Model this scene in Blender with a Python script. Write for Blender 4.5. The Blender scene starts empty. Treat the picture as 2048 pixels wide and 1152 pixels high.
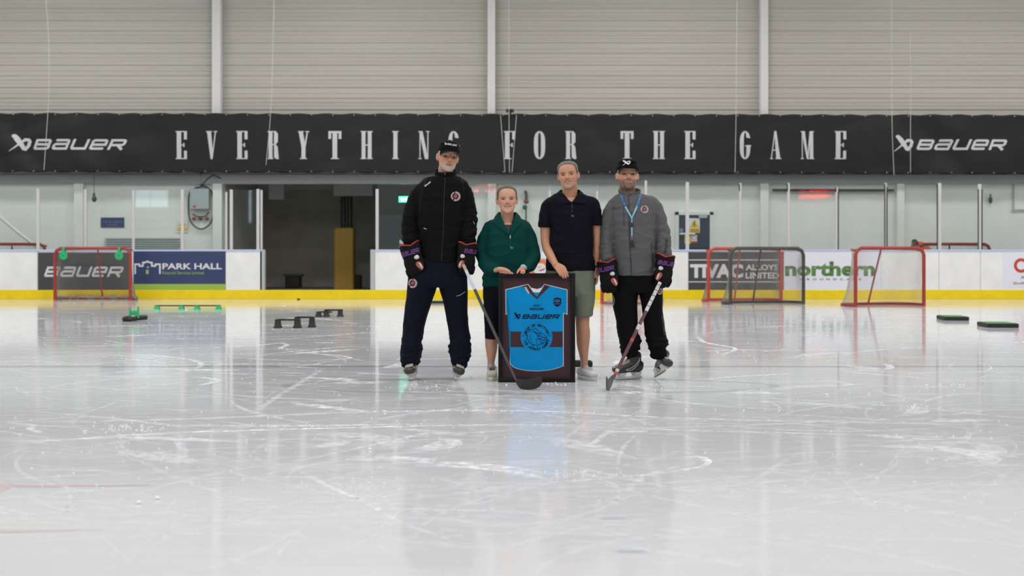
import bpy, bmesh, math, random
import numpy as np
from mathutils import Vector, Matrix, noise, Euler
from mathutils.bvhtree import BVHTree

S = bpy.context.scene
COL = S.collection
R = math.radians
random.seed(7)
# ---------------------------------------------------------------- camera, exposure, light
FP, CH, HY, CX = 2560.0, 1.08, 507.0, 1024.0      # focal length in pixels of a 2048 px frame, eye height, horizon row, centre column
cam_d = bpy.data.cameras.new('camera'); cam = bpy.data.objects.new('camera', cam_d); COL.objects.link(cam)
cam.location = (0, 0, CH); cam.rotation_euler = (R(90), 0, 0)
cam_d.sensor_width = 36; cam_d.lens = 36 * FP / 2048; cam_d.shift_y = -(576 - HY) / 2048
cam_d.clip_end = 200
cam_d.dof.use_dof = True; cam_d.dof.focus_distance = 10.8; cam_d.dof.aperture_fstop = 2.4
S.camera = cam
S.view_settings.view_transform = 'Standard'; S.view_settings.look = 'None'
S.view_settings.gamma = 1; S.view_settings.use_curve_mapping = False
S.view_settings.exposure = 0.0
w = bpy.data.worlds.new('world'); S.world = w; w.use_nodes = True
w.node_tree.nodes['Background'].inputs[0].default_value = (.93, .97, 1, 1)
w.node_tree.nodes['Background'].inputs[1].default_value = .2
LIGHT_W = 148
for ly in (-1.5, 4.5, 10, 16, 22, 27.5):
    for lx in (-20, -12, -4, 4, 12, 20):
        ld = bpy.data.lights.new('hall_lamp', 'AREA'); ld.shape = 'RECTANGLE'; ld.size = 3.2; ld.size_y = .9
        ld.energy = LIGHT_W * (1.45 if ly > 20 else 1.25 if ly < 8 else .85); ld.color = (1, .985, .95)
        lo = bpy.data.objects.new('hall_lamp', ld); COL.objects.link(lo); lo.location = (lx, ly, 8.9)
YB, YW = 30.4, 33.0                                 # boards and hall wall

# ---------------------------------------------------------------- helpers
def at(px, py, Y): return Vector(((px - CX) * Y / FP, Y, CH - (py - HY) * Y / FP))
def ice_at(px, py):
    Y = CH * FP / (py - HY); return ((px - CX) * Y / FP, Y)

def dashes(x0, x1, y0, y1, seed=0, gap=.35):
    """a row of small unreadable marks"""
    r_ = random.Random(seed); out = []; x = x0
    while x < x1:
        w_ = r_.uniform(.5, 1.6)*abs(y1-y0)*.6; out.append(rect2(x, min(x+w_, x1), y0+(y1-y0)*r_.choice((0, 0, .25)), y1)); x += w_+abs(y1-y0)*gap*r_.choice((1, 1, 2))
    return shapes2(out)

def mat(name, col, rough=.6, metal=0, spec=.5, bump=0, bscale=60, vary=0, vscale=8, coat=0, emit=0, attr=None, aniso=(1, 1, 1), sheen=0):
    m = bpy.data.materials.new(name); m.use_nodes = True; nt = m.node_tree; b = nt.nodes['Principled BSDF']
    c = (*col, 1) if len(col) == 3 else col
    b.inputs['Base Color'].default_value = c; b.inputs['Roughness'].default_value = rough
    b.inputs['Metallic'].default_value = metal; b.inputs['Specular IOR Level'].default_value = spec
    b.inputs['Coat Weight'].default_value = coat; b.inputs['Sheen Weight'].default_value = sheen
    L = nt.links.new
    tc = nt.nodes.new('ShaderNodeTexCoord'); mp = nt.nodes.new('ShaderNodeMapping'); mp.inputs['Scale'].default_value = aniso
    L(tc.outputs['Object'], mp.inputs[0])
    src = None
    if attr:
        a = nt.nodes.new('ShaderNodeVertexColor'); a.layer_name = attr; src = a.outputs[0]
    if vary:
        n = nt.nodes.new('ShaderNodeTexNoise'); n.inputs['Scale'].default_value = vscale; n.inputs['Detail'].default_value = 6
        L(mp.outputs[0], n.inputs['Vector'])
        r = nt.nodes.new('ShaderNodeMapRange'); r.inputs['From Min'].default_value = .25; r.inputs['From Max'].default_value = .75
        r.inputs['To Min'].default_value = 1 - vary; r.inputs['To Max'].default_value = 1 + vary; L(n.outputs[0], r.inputs[0])
        mx = nt.nodes.new('ShaderNodeVectorMath'); mx.operation = 'SCALE'
        if src: L(src, mx.inputs[0])
        else: mx.inputs[0].default_value = c[:3]
        L(r.outputs[0], mx.inputs['Scale']); src = mx.outputs[0]
    if src: L(src, b.inputs['Base Color'])
    if bump:
        n2 = nt.nodes.new('ShaderNodeTexNoise'); n2.inputs['Scale'].default_value = bscale; n2.inputs['Detail'].default_value = 4
        L(mp.outputs[0], n2.inputs['Vector'])
        bm_ = nt.nodes.new('ShaderNodeBump'); bm_.inputs['Strength'].default_value = bump; bm_.inputs['Distance'].default_value = .01
        L(n2.outputs[0], bm_.inputs['Height']); L(bm_.outputs[0], b.inputs['Normal'])
    if emit:
        b.inputs['Emission Color'].default_value = c; b.inputs['Emission Strength'].default_value = emit
    return m

def link(name, me, m=None, parent=None, label=None, cat=None, group=None, kind=None, smooth=True, loc=None):
    o = bpy.data.objects.new(name, me); COL.objects.link(o)
    if m is not None and me is not None:
        for x in (m if isinstance(m, (list, tuple)) else [m]): me.materials.append(x)
    if parent: o.parent = parent
    if loc is not None: o.location = loc
    if me is not None and smooth and len(me.polygons):
        me.polygons.foreach_set('use_smooth', [True] * len(me.polygons))
        try: me.set_sharp_from_angle(angle=R(38))
        except Exception: pass
    if label: o['label'] = label
    if cat: o['category'] = cat
    if group: o['group'] = group
    if kind: o['kind'] = kind
    return o

def thing(name, label, cat, loc=(0, 0, 0), group=None, kind=None, rz=0):
    o = link(name, None, label=label, cat=cat, group=group, kind=kind); o.location = loc; o.rotation_euler.z = rz
    return o

class MB:
    """collects shapes into one mesh"""
    def __init__(s): s.v = []; s.f = []; s.mi = []; s.m = 0
    def add(s, V, F):
        n = len(s.v); s.v += [tuple(map(float, p)) for p in V]
        for f in F: s.f.append([n + i for i in f]); s.mi.append(s.m)
        return s
    def box(s, x0, x1, y0, y1, z0, z1):
        return s.add([(x0,y0,z0),(x1,y0,z0),(x1,y1,z0),(x0,y1,z0),(x0,y0,z1),(x1,y0,z1),(x1,y1,z1),(x0,y1,z1)],
                     [(0,3,2,1),(4,5,6,7),(0,1,5,4),(1,2,6,5),(2,3,7,6),(3,0,4,7)])
    def rbox(s, x0, x1, y0, y1, z0, z1, b):
        """box with its four vertical-to-camera (y axis) edges chamfered and front edge eased"""
        P = [(x0+b,z0),(x1-b,z0),(x1,z0+b),(x1,z1-b),(x1-b,z1),(x0+b,z1),(x0,z1-b),(x0,z0+b)]
        cx, cz = (x0+x1)/2, (z0+z1)/2
        def ring(y, k): return [(cx+(x-cx)*(1-k/abs(x1-x0)*2), y, cz+(z-cz)*(1-k/abs(z1-z0)*2)) for x, z in P]
        V = ring(y0, b*.6)+ring(y0+b*.6, 0)+ring(y1-b*.6, 0)+ring(y1, b*.6); F = [tuple(range(8)), tuple(range(31, 23, -1))]
        for r in range(3):
            for i in range(8): j = (i+1) % 8; F.append((r*8+i, (r+1)*8+i, (r+1)*8+j, r*8+j))
        return s.add(V, F)
    def tube(s, pts, r, n=8, cap=True):
        V, F = tube_geo(pts, r, n, cap); return s.add(V, F)
    def prism(s, poly, y0, y1):
        """poly in (x, z), extruded along y"""
        n = len(poly); V = [(x, y0, z) for x, z in poly] + [(x, y1, z) for x, z in poly]
        F = [tuple(range(n)), tuple(range(2*n-1, n-1, -1))] + [(i, n+i, n+(i+1) % n, (i+1) % n) for i in range(n)]
        return s.add(V, F)
    def mesh(s, name='m'):
        me = bpy.data.meshes.new(name); me.from_pydata(s.v, [], s.f)
        if any(s.mi): me.polygons.foreach_set('material_index', s.mi)
        me.validate(); me.update(); return me
    def build(s, name, m, parent=None, **k):
        me = s.mesh(name); bm = bmesh.new(); bm.from_mesh(me); bmesh.ops.recalc_face_normals(bm, faces=bm.faces); bm.to_mesh(me); bm.free()
        return link(name, me, m, parent, **k)

def catmull(P, sub):
    P = np.array(P, float)
    if sub <= 1 or len(P) < 3: return P
    Q = np.vstack([2*P[0]-P[1], P, 2*P[-1]-P[-2]]); out = []
    for i in range(1, len(Q)-2):
        for k in range(sub):
            t = k / sub
            out.append(.5*((2*Q[i])+(-Q[i-1]+Q[i+1])*t+(2*Q[i-1]-5*Q[i]+4*Q[i+1]-Q[i+2])*t*t+(-Q[i-1]+3*Q[i]-3*Q[i+1]+Q[i+2])*t**3))
    out.append(Q[-2]); return np.array(out)

def tube_geo(pts, r, n=8, cap=True):
    pts = [Vector(p) for p in pts]; rs = r if isinstance(r, (list, tuple)) else [r]*len(pts)
    V, F = [], []; prev = None
    for i, p in enumerate(pts):
        t = ((pts[min(i+1, len(pts)-1)] - pts[max(i-1, 0)])).normalized()
        if prev is None: a = Vector((0, 0, 1)) if abs(t.z) < .9 else Vector((1, 0, 0)); u = t.cross(a).normalized()
        else: u = (prev - t*prev.dot(t)).normalized()
        prev = u; v = t.cross(u)
        for k in range(n):
            an = 2*math.pi*k/n; V.append(p + (u*math.cos(an)+v*math.sin(an))*rs[i])
    for i in range(len(pts)-1):
        for k in range(n):
            k2 = (k+1) % n; F.append((i*n+k, i*n+k2, (i+1)*n+k2, (i+1)*n+k))
    if cap: F += [tuple(range(n-1, -1, -1)), tuple(range((len(pts)-1)*n, len(pts)*n))]
    return V, F

def limb(pts, n=22, sub=5, side=(1, 0, 0), e=2.0, dome=.6):
    """closed tapered tube; pts (x, y, z, radius along side, radius across)"""
    P = catmull(pts, sub); P[:, 3:5] = np.maximum(P[:, 3:5], 1e-4)
    side = Vector(side); rings = []
    m = len(P)
    T = []
    for i in range(m):
        t = Vector(P[min(i+1, m-1), :3]) - Vector(P[max(i-1, 0), :3]); T.append(t.normalized() if t.length > 1e-9 else Vector((0, 0, 1)))
    def ring(c, t, a, b):
        u = (side - t*side.dot(t))
        if u.length < 1e-3: u = Vector((0, 1, 0)) - t*t.y
        u.normalize(); v = t.cross(u)
        out = []
        for k in range(n):
            an = 2*math.pi*k/n; ca, sa = math.cos(an), math.sin(an)
            out.append(c + u*(a*math.copysign(abs(ca)**(2/e), ca)) + v*(b*math.copysign(abs(sa)**(2/e), sa)))
        return out
    if dome:
        h = min(P[0, 3], P[0, 4])*dome
        for q in (.35, .75): rings.append(ring(Vector(P[0, :3]) - T[0]*h*math.sqrt(max(0, 1-q*q)), T[0], P[0, 3]*q, P[0, 4]*q))
    for i in range(m): rings.append(ring(Vector(P[i, :3]), T[i], P[i, 3], P[i, 4]))
    if dome:
        h = min(P[-1, 3], P[-1, 4])*dome
        for q in (.75, .35): rings.append(ring(Vector(P[-1, :3]) + T[-1]*h*math.sqrt(max(0, 1-q*q)), T[-1], P[-1, 3]*q, P[-1, 4]*q))
    return loft(rings)

def loft(rings, cap=True):
    n = len(rings[0]); V = [tuple(p) for r_ in rings for p in r_]; F = []
    for i in range(len(rings)-1):
        for k in range(n):
            k2 = (k+1) % n; F.append((i*n+k, i*n+k2, (i+1)*n+k2, (i+1)*n+k))
    if cap: F += [tuple(range(n-1, -1, -1)), tuple(range((len(rings)-1)*n, len(rings)*n))]
    return V, F

def trunk(secs, n=40, sub=4, e=2.4):
    """horizontal sections (z, x left, x right, y front, y back)"""
    P = catmull(secs, sub); rings = []
    for z, xl, xr, yf, yb in P:
        cx, a, cy, b = (xl+xr)/2, (xr-xl)/2, (yf+yb)/2, (yb-yf)/2
        r_ = []
        for k in range(n):
            an = 2*math.pi*k/n; ca, sa = math.cos(an), math.sin(an)
            r_.append((cx+a*math.copysign(abs(ca)**(2/e), ca), cy+b*math.copysign(abs(sa)**(2/e), sa), z))
        rings.append(r_)
    return loft(rings)

def ellipsoid(c, r, rot=(0, 0, 0), n=16):
    M = Euler(rot).to_matrix(); rings = []
    for i in range(1, n//2+2):
        ph = math.pi*i/(n//2+2)
        rings.append([Vector(c) + M @ Vector((r[0]*math.sin(ph)*math.cos(2*math.pi*k/n), r[1]*math.sin(ph)*math.sin(2*math.pi*k/n), r[2]*math.cos(ph))) for k in range(n)])
    return loft(rings)

def blob(shapes, voxel, it=2):
    """union of closed shapes as one smooth skin: returns vertex array and quad array"""
    mb = MB()
    for V, F in shapes: mb.add(V, F)
    me = mb.mesh('tmp'); bm = bmesh.new(); bm.from_mesh(me); bmesh.ops.recalc_face_normals(bm, faces=bm.faces); bm.to_mesh(me); bm.free()
    o = bpy.data.objects.new('tmp', me); COL.objects.link(o)
    md = o.modifiers.new('r', 'REMESH'); md.mode = 'VOXEL'; md.voxel_size = voxel; md.adaptivity = 0
    dg = bpy.context.evaluated_depsgraph_get(); ev = o.evaluated_get(dg); m2 = ev.to_mesh()
    V = np.empty(len(m2.vertices)*3); m2.vertices.foreach_get('co', V); V = V.reshape(-1, 3)
    ls = np.empty(len(m2.polygons), int); m2.polygons.foreach_get('loop_total', ls)
    L = np.empty(len(m2.loops), int); m2.loops.foreach_get('vertex_index', L)
    if len(ls) and (ls == 4).all(): Q = L.reshape(-1, 4)
    else: Q = np.array([list(p.vertices) if len(p.vertices) == 4 else (list(p.vertices)+[p.vertices[-1]])[:4] for p in m2.polygons])
    ev.to_mesh_clear(); bpy.data.objects.remove(o); bpy.data.meshes.remove(me)
    V = relax(V, Q, it); return V, Q

def relax(V, Q, it, lam=.6):
    if not it or not len(Q): return V
    E = np.vstack([Q[:, [0, 1]], Q[:, [1, 2]], Q[:, [2, 3]], Q[:, [3, 0]]]); n = len(V)
    cnt = np.bincount(E[:, 0], minlength=n)+np.bincount(E[:, 1], minlength=n); cnt[cnt == 0] = 1
    for _ in range(it):
        acc = np.stack([np.bincount(E[:, 0], V[E[:, 1], k], n)+np.bincount(E[:, 1], V[E[:, 0], k], n) for k in range(3)], 1)
        V = V*(1-lam) + lam*acc/cnt[:, None]
    return V

def normals(V, Q):
    a = V[Q[:, 2]]-V[Q[:, 0]]; b = V[Q[:, 3]]-V[Q[:, 1]]; c = np.cross(a, b)
    N = np.zeros_like(V)
    for k in range(4):
        for j in range(3): N[:, j] += np.bincount(Q[:, k], c[:, j], len(V))
    return N/np.maximum(np.linalg.norm(N, axis=1), 1e-12)[:, None]

def wrinkle(V, Q, amp, scale=(6, 6, 6), seed=0, ridge=True, weight=None):
    N = normals(V, Q); d = np.empty(len(V)); sx, sy, sz = scale
    nz = noise.noise
    for i, (x, y, z) in enumerate(V.tolist()):
        a = nz((x*sx+seed, y*sy, z*sz)); 
        if ridge: a = (1-abs(a)*2.4); a = a*abs(a)*.6 + .5*nz((x*sx*2+seed+9, y*sy*2, z*sz*2))
        d[i] = a
    if weight is not None: d = d*weight
    return V + N*(d*amp)[:, None]

def qmesh(V, Q, cols=None, name='m'):
    me = bpy.data.meshes.new(name); n = len(V); me.vertices.add(n); me.vertices.foreach_set('co', np.asarray(V, float).ravel())
    Q = np.asarray(Q); me.loops.add(Q.size); me.loops.foreach_set('vertex_index', Q.ravel())
    me.polygons.add(len(Q)); me.polygons.foreach_set('loop_start', np.arange(len(Q))*4)
    me.update(calc_edges=True); me.validate()
    if cols is not None:
        ca = me.color_attributes.new('Col', 'FLOAT_COLOR', 'POINT')
        ca.data.foreach_set('color', np.hstack([cols, np.ones((len(cols), 1))]).ravel())
    return me

def bvh_of(V, Q): return BVHTree.FromPolygons([tuple(v) for v in V.tolist()], [tuple(q) for q in Q.tolist()])

# --- flat shapes -----------------------------------------------------------------
def ribbon(pts, wd):
    """2-D polyline with width -> verts, quads"""
    P = [Vector(p) for p in pts]; n = len(P); W = wd if isinstance(wd, (list, tuple)) else [wd]*n; V = []
    for i in range(n):
        d0 = (P[i]-P[i-1]).normalized() if i else None; d1 = (P[i+1]-P[i]).normalized() if i < n-1 else None
        if d0 is None: d0 = d1
        if d1 is None: d1 = d0
        t = (d0+d1); t = t.normalized() if t.length > 1e-6 else d0
        nn = Vector((-t.y, t.x)); k = max(.5, nn.dot(Vector((-d0.y, d0.x)))); h = W[i]/2/k
        V += [P[i]+nn*h, P[i]-nn*h]
    return [tuple(v) for v in V], [(2*i, 2*i+1, 2*i+3, 2*i+2) for i in range(n-1)]

def shapes2(lst):
    V, F = [], []
    for v, f in lst:
        n = len(V); V += v; F += [tuple(n+i for i in q) for q in f]
    return V, F
def poly2(p): return [tuple(x) for x in p], [tuple(range(len(p)))]
def rect2(x0, x1, y0, y1): return poly2([(x0, y0), (x1, y0), (x1, y1), (x0, y1)])
def disc2(cx, cy, rx, ry=None, n=28):
    ry = ry or rx; return poly2([(cx+rx*math.cos(2*math.pi*k/n), cy+ry*math.sin(2*math.pi*k/n)) for k in range(n)])
def arc_pts(cx, cy, r, a0, a1, n=20, ry=None):
    ry = ry or r; return [(cx+r*math.cos(R(a0+(a1-a0)*k/n)), cy+ry*math.sin(R(a0+(a1-a0)*k/n))) for k in range(n+1)]
def tf2(sh, sx=1, sy=1, ox=0, oy=0, shear=0, rot=0):
    c, s_ = math.cos(R(rot)), math.sin(R(rot)); V = []
    for x, y in sh[0]:
        x, y = (x+shear*y)*sx, y*sy; V.append((x*c-y*s_+ox, x*s_+y*c+oy))
    return V, sh[1]
def bounds(sh): a = np.array(sh[0]); return a[:, 0].min(), a[:, 0].max(), a[:, 1].min(), a[:, 1].max()
def fit2(sh, x0, x1, y0, y1):
    a, b, c, d = bounds(sh); return tf2(tf2(sh, 1, 1, -a, -c), (x1-x0)/(b-a), (y1-y0)/(d-c), x0, y0)

def bauer():
    t = .23
    G = {'B': [[(.11,.11),(1.08,.11),(1.19,.2),(1.19,.4),(1.08,.5),(.2,.5)], [(1.08,.5),(1.19,.6),(1.19,.8),(1.08,.89),(.11,.89),(.11,.11)]],
         'a': [[(.15,.89),(1.08,.89),(1.19,.8),(1.19,.11),(.22,.11),(.11,.2),(.11,.44),(.22,.53),(1.15,.53)]],
         'U': [[(.11,1),(.11,.22),(.22,.11),(1.19,.11),(1.19,1)]],
         'e': [[(1.15,.11),(.22,.11),(.11,.2),(.11,.8),(.22,.89),(1.08,.89),(1.19,.8),(1.19,.48),(.2,.48)]],
         'R': [[(.11,0),(.11,.89),(1.08,.89),(1.19,.8),(1.19,.55),(1.08,.44),(.2,.44)], [(.7,.44),(1.2,0)]]}
    out = []
    for i, ch in enumerate('BaUeR'):
        for p in G[ch]: out.append(tf2(ribbon(p, t*.95), 1, 1, i*1.5, 0))
    return tf2(shapes2(out), shear=.38)
def xmark():
    return shapes2([ribbon([(.12,.95),(.3,.72),(.55,.35),(.68,.1)], [.2,.3,.24,.2]),
                    ribbon([(-.08,.02),(.2,.25),(.48,.5),(.72,.68),(.92,.66)], [.03,.08,.12,.17,.17]),
                    ribbon([(.88,.72),(.97,.58),(.9,.35),(.68,.06)], [.16,.18,.18,.14]), disc2(.13,.9,.12,.1)])
def serif(ch):
    r = rect2; th = .035
    def st(x0, x1, a=0, b=1): return r(x0, x1, a, b)
    d = {
     'E': [st(.04,.21), r(0,.42,0,th), r(0,.42,1-th,1), r(.31,.42,.7,1), r(.31,.42,0,.3), r(.2,.33,.485,.52), r(.28,.33,.43,.575)],
     'F': [st(.04,.21), r(0,.28,0,th), r(0,.42,1-th,1), r(.31,.42,.7,1), r(.2,.33,.485,.52), r(.28,.33,.43,.575)],
     'V': [poly2([(.03,1),(.2,1),(.285,.15),(.26,0),(.18,0)]), poly2([(.36,1),(.41,1),(.26,0),(.22,0)]), r(0,.24,1-th,1), r(.31,.46,1-th,1)],
     'T': [st(.15,.32), r(.09,.38,0,th), r(0,.47,.93,1), r(0,.1,.72,1), r(.37,.47,.72,1)],
     'H': [st(.04,.19), st(.28,.43), r(0,.22,0,th), r(.25,.47,0,th), r(0,.22,1-th,1), r(.25,.47,1-th,1), r(.18,.29,.48,.52)],
     'I': [st(.05,.22), r(0,.27,0,th), r(0,.27,1-th,1)],
     'N': [st(.05,.09), poly2([(.03,1),(.17,1),(.41,0),(.27,0)]), st(.37,.41), r(0,.18,1-th,1), r(0,.14,0,th), r(.31,.46,1-th,1)],
     'Y': [poly2([(.02,1),(.2,1),(.32,.42),(.15,.42)]), poly2([(.37,1),(.42,1),(.32,.42),(.25,.42)]), st(.15,.32,0,.44), r(.09,.38,0,th), r(0,.24,1-th,1), r(.31,.47,1-th,1)],
     'R': [st(.04,.2), poly2([(.26,.98),(.36,.97),(.42,.9),(.42,.62),(.36,.54),(.26,.51)]), r(.2,.34,1-th,1), r(.18,.34,.5,.535), poly2([(.26,.52),(.36,.5),(.41,.44),(.41,.02),(.46,0),(.36,0),(.27,.06)]), r(0,.24,0,th), r(0,.2,1-th,1)],
     'A': [poly2([(.03,0),(.07,0),(.22,1),(.18,1)]), poly2([(.17,1),(.26,1),(.43,0),(.26,0)]), r(.09,.3,.3,.335), r(0,.12,0,th), r(.22,.47,0,th)],
     'M': [st(.05,.09), poly2([(.04,1),(.19,1),(.34,0),(.27,0)]), poly2([(.28,0),(.34,0),(.45,1),(.4,1)]), st(.4,.56), r(0,.14,0,th), r(.35,.6,0,th), r(0,.18,1-th,1), r(.42,.6,1-th,1)]}
    if ch in 'OG':
        out = []
        n = 40; o_ = [(.22+.22*math.cos(2*math.pi*k/n), .5+.5*math.copysign(abs(math.sin(2*math.pi*k/n))**.62, math.sin(2*math.pi*k/n))) for k in range(n)]
        i_ = [(.22+.055*math.cos(2*math.pi*k/n), .5+.45*math.copysign(abs(math.sin(2*math.pi*k/n))**.45, math.sin(2*math.pi*k/n))) for k in range(n)]
        F = [(k, (k+1) % n, n+(k+1) % n, n+k) for k in range(n)]
        if ch == 'G':
            F = [f for f in F if not (.44 < (o_+i_)[f[0]][1] < .66 and (o_+i_)[f[0]][0] > .25)]; out = [r(.22,.47,.455,.49)]
        return shapes2([(o_+i_, F)]+out)
    return shapes2(d[ch])
_tc = {}
def text(s, bold=0.0, space=1.0, shear=0.0):
    """lettering outlines in Blender's own built-in typeface"""
    k = (s, bold, space, shear)
    if k in _tc: return _tc[k]
    cu = bpy.data.curves.new('t', 'FONT'); cu.body = s; cu.size = 1; cu.offset = bold; cu.space_character = space; cu.shear = shear
    cu.resolution_u = 3; cu.fill_mode = 'FRONT'
    o = bpy.data.objects.new('t', cu); COL.objects.link(o)
    me = o.to_mesh(); V = [(v.co.x, v.co.y) for v in me.vertices]; F = [tuple(p.vertices) for p in me.polygons]
    o.to_mesh_clear(); bpy.data.objects.remove(o); bpy.data.curves.remove(cu)
    _tc[k] = (V, F); return V, F
def arc_text(s, cx, cy, r, h, mid, step, inside=False, bold=.02):
    out = []; n = len(s)
    for i, ch in enumerate(s):
        if ch == ' ': continue
        k = i-(n-1)/2; sh = text(ch, bold); x0, x1, _, _ = bounds(sh); sh = tf2(sh, 1, 1, -(x0+x1)/2, 0)
        if inside: a = mid+k*step; sh = tf2(sh, h, h, 0, -r-h*.72); sh = tf2(sh, rot=a-270)
        else: a = mid-k*step; sh = tf2(sh, h, h, 0, r); sh = tf2(sh, rot=a-90)
        out.append(tf2(sh, 1, 1, cx, cy))
    return shapes2(out)
def lift(sh):
    """a hair's breadth for every separate stroke, so crossing strokes never share a plane"""
    n = len(sh[0]); p = list(range(n))
    def f(i):
        while p[i] != i: p[i] = p[p[i]]; i = p[i]
        return i
    for q in sh[1]:
        for a in q[1:]: p[f(a)] = f(q[0])
    ids = {}; return [ids.setdefault(f(i), len(ids))*4e-5 for i in range(n)]
def flat(sh, fn, name, m, parent, **k):
    """2-D shape placed by fn(u, v) -> point"""
    me = bpy.data.meshes.new(name); me.from_pydata([(q[0], q[1]-h_, q[2]) for q, h_ in zip([tuple(fn(u, v)) for u, v in sh[0]], lift(sh))], [], [list(f) for f in sh[1]]); me.validate()
    return link(name, me, m, parent, smooth=False, **k)
def pix(sh, Y, name, m, parent, **k):
    """shape drawn in photo columns/rows (rows down), standing upright at distance Y"""
    return flat(sh, lambda u, v: at(u, v, Y), name, m, parent, **k)
def ybox(x0, x1, y0, y1): return (x0, x1, y1, y0)   # rows down: fit2 target
# ---------------------------------------------------------------- materials of the hall
M = {}
M['cladding'] = mat('cladding', (.54, .515, .465), .45, bump=.05, bscale=30, vary=.07, vscale=1.2, aniso=(.15, 1, 6))
M['white_wall'] = mat('white_wall', (.845, .845, .825), .7, vary=.05, vscale=1.5)
M['white_paint'] = mat('white_paint', (.78, .78, .77), .5)
M['grey_beam'] = mat('grey_beam', (.42, .45, .45), .6)
M['dark_room'] = mat('dark_room', (.42, .40, .35), .85, vary=.15, vscale=2)
M['board'] = mat('board', (.8, .8, .79), .35, vary=.06, vscale=3, bump=.03, bscale=4)
M['kick'] = mat('kick', (.82, .6, .0), .35, vary=.08, vscale=5)
M['caprail'] = mat('caprail', (.5, .57, .75), .4)
M['black_vinyl'] = mat('black_vinyl', (.0055, .005, .0055), .5, spec=.28, bump=.06, bscale=2.5, aniso=(1, 1, 2))
M['print_white'] = mat('print_white', (.66, .66, .7), .5)
M['steel_post'] = mat('steel_post', (.56, .545, .555), .4, metal=.0)
M['black'] = mat('black', (.012, .012, .012), .5)
M['dark_grey'] = mat('dark_grey', (.05, .05, .052), .5)
M['red_pipe'] = mat('red_pipe', (.34, .035, .025), .4, vary=.2, vscale=20)
M['red_bright'] = mat('red_bright', (.5, .05, .03), .4, vary=.12, vscale=20)
M['dark_pipe'] = mat('dark_pipe', (.06, .055, .05), .45, vary=.4, vscale=25)
M['net_cord'] = mat('net_cord', (.42, .4, .36), .8)
M['net_foot'] = mat('net_foot', (.3, .27, .23), .9, bump=.4, bscale=40)
M['green'] = mat('green', (.02, .42, .14), .4)
M['snow'] = mat('snow', (.88, .9, .93), .9)
M['blue_dark'] = mat('blue_dark', (.02, .03, .1), .4)
M['navy_panel'] = mat('navy_panel', (.03, .045, .13), .35, vary=.12, vscale=4)
M['lime'] = mat('lime', (.3, .45, .06), .4)
M['yellow_sign'] = mat('yellow_sign', (.8, .5, .01), .4)
M['ochre'] = mat('ochre', (.3, .17, .012), .5)
M['sign_blue'] = mat('sign_blue', (.02, .04, .17), .4)
M['sign_text'] = mat('sign_text', (.13, .15, .27), .5); M['lilac'] = mat('lilac', (.74, .74, .82), .4)

# ice: bright, wet-looking, finely scored
def ice_mat(name, base, rough=.065):
    m = bpy.data.materials.new(name); m.use_nodes = True; nt = m.node_tree; b = nt.nodes['Principled BSDF']; L = nt.links.new
    g = nt.nodes.new('ShaderNodeNewGeometry')
    def noise_(scale, sc, detail=5, dist=0):
        mp = nt.nodes.new('ShaderNodeMapping'); mp.inputs['Scale'].default_value = sc; L(g.outputs['Position'], mp.inputs[0])
        n = nt.nodes.new('ShaderNodeTexNoise'); n.inputs['Scale'].default_value = scale; n.inputs['Detail'].default_value = detail
        n.inputs['Distortion'].default_value = dist; L(mp.outputs[0], n.inputs['Vector']); return n.outputs[0]
    cloudy = noise_(.55, (1, .6, 1)); rub = noise_(2.2, (.35, 2.2, 1), 8, .6)
    r1 = nt.nodes.new('ShaderNodeMapRange'); r1.inputs[1].default_value = .35; r1.inputs[2].default_value = .7; r1.inputs[3].default_value = .97; r1.inputs[4].default_value = 1.03
    L(cloudy, r1.inputs[0])
    r2 = nt.nodes.new('ShaderNodeMapRange'); r2.inputs[1].default_value = .5; r2.inputs[2].default_value = .78; r2.inputs[3].default_value = 0; r2.inputs[4].default_value = .2
    L(rub, r2.inputs[0])
    sc = nt.nodes.new('ShaderNodeVectorMath'); sc.operation = 'SCALE'; sc.inputs[0].default_value = base; L(r1.outputs[0], sc.inputs['Scale'])
    mx = nt.nodes.new('ShaderNodeMix'); mx.data_type = 'RGBA'; L(r2.outputs[0], mx.inputs['Factor']); L(sc.outputs[0], mx.inputs['A']); mx.inputs['B'].default_value = (.82, .82, .86, 1)
    L(mx.outputs['Result'], b.inputs['Base Color'])
    b.inputs['IOR'].default_value = 1.31
    ra = nt.nodes.new('ShaderNodeMath'); ra.operation = 'MULTIPLY_ADD'; L(r2.outputs[0], ra.inputs[0]); ra.inputs[1].default_value = .38; ra.inputs[2].default_value = rough
    L(ra.outputs[0], b.inputs['Roughness'])
    bp = nt.nodes.new('ShaderNodeBump'); bp.inputs['Strength'].default_value = .12; bp.inputs['Distance'].default_value = .004
    sm = noise_(7, (.5, 2.5, 1), 3); L(sm, bp.inputs['Height']); L(bp.outputs[0], b.inputs['Normal'])
    return m
ICE = (.655, .66, .69)
M['ice'] = ice_mat('ice', ICE)
M['ice_grey'] = ice_mat('ice_grey', (.52, .55, .6)); M['ice_blue'] = ice_mat('ice_blue', (.42, .42, .56)); M['ice_red'] = ice_mat('ice_red', (.66, .54, .57))
M['ice_yellow'] = ice_mat('ice_yellow', (.75, .68, .5))

def st(mb, name, m, parent=None, label=None, **k):
    return mb.build(name, m, parent, kind='structure' if parent is None else None, label=label, smooth=False, **k)
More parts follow.
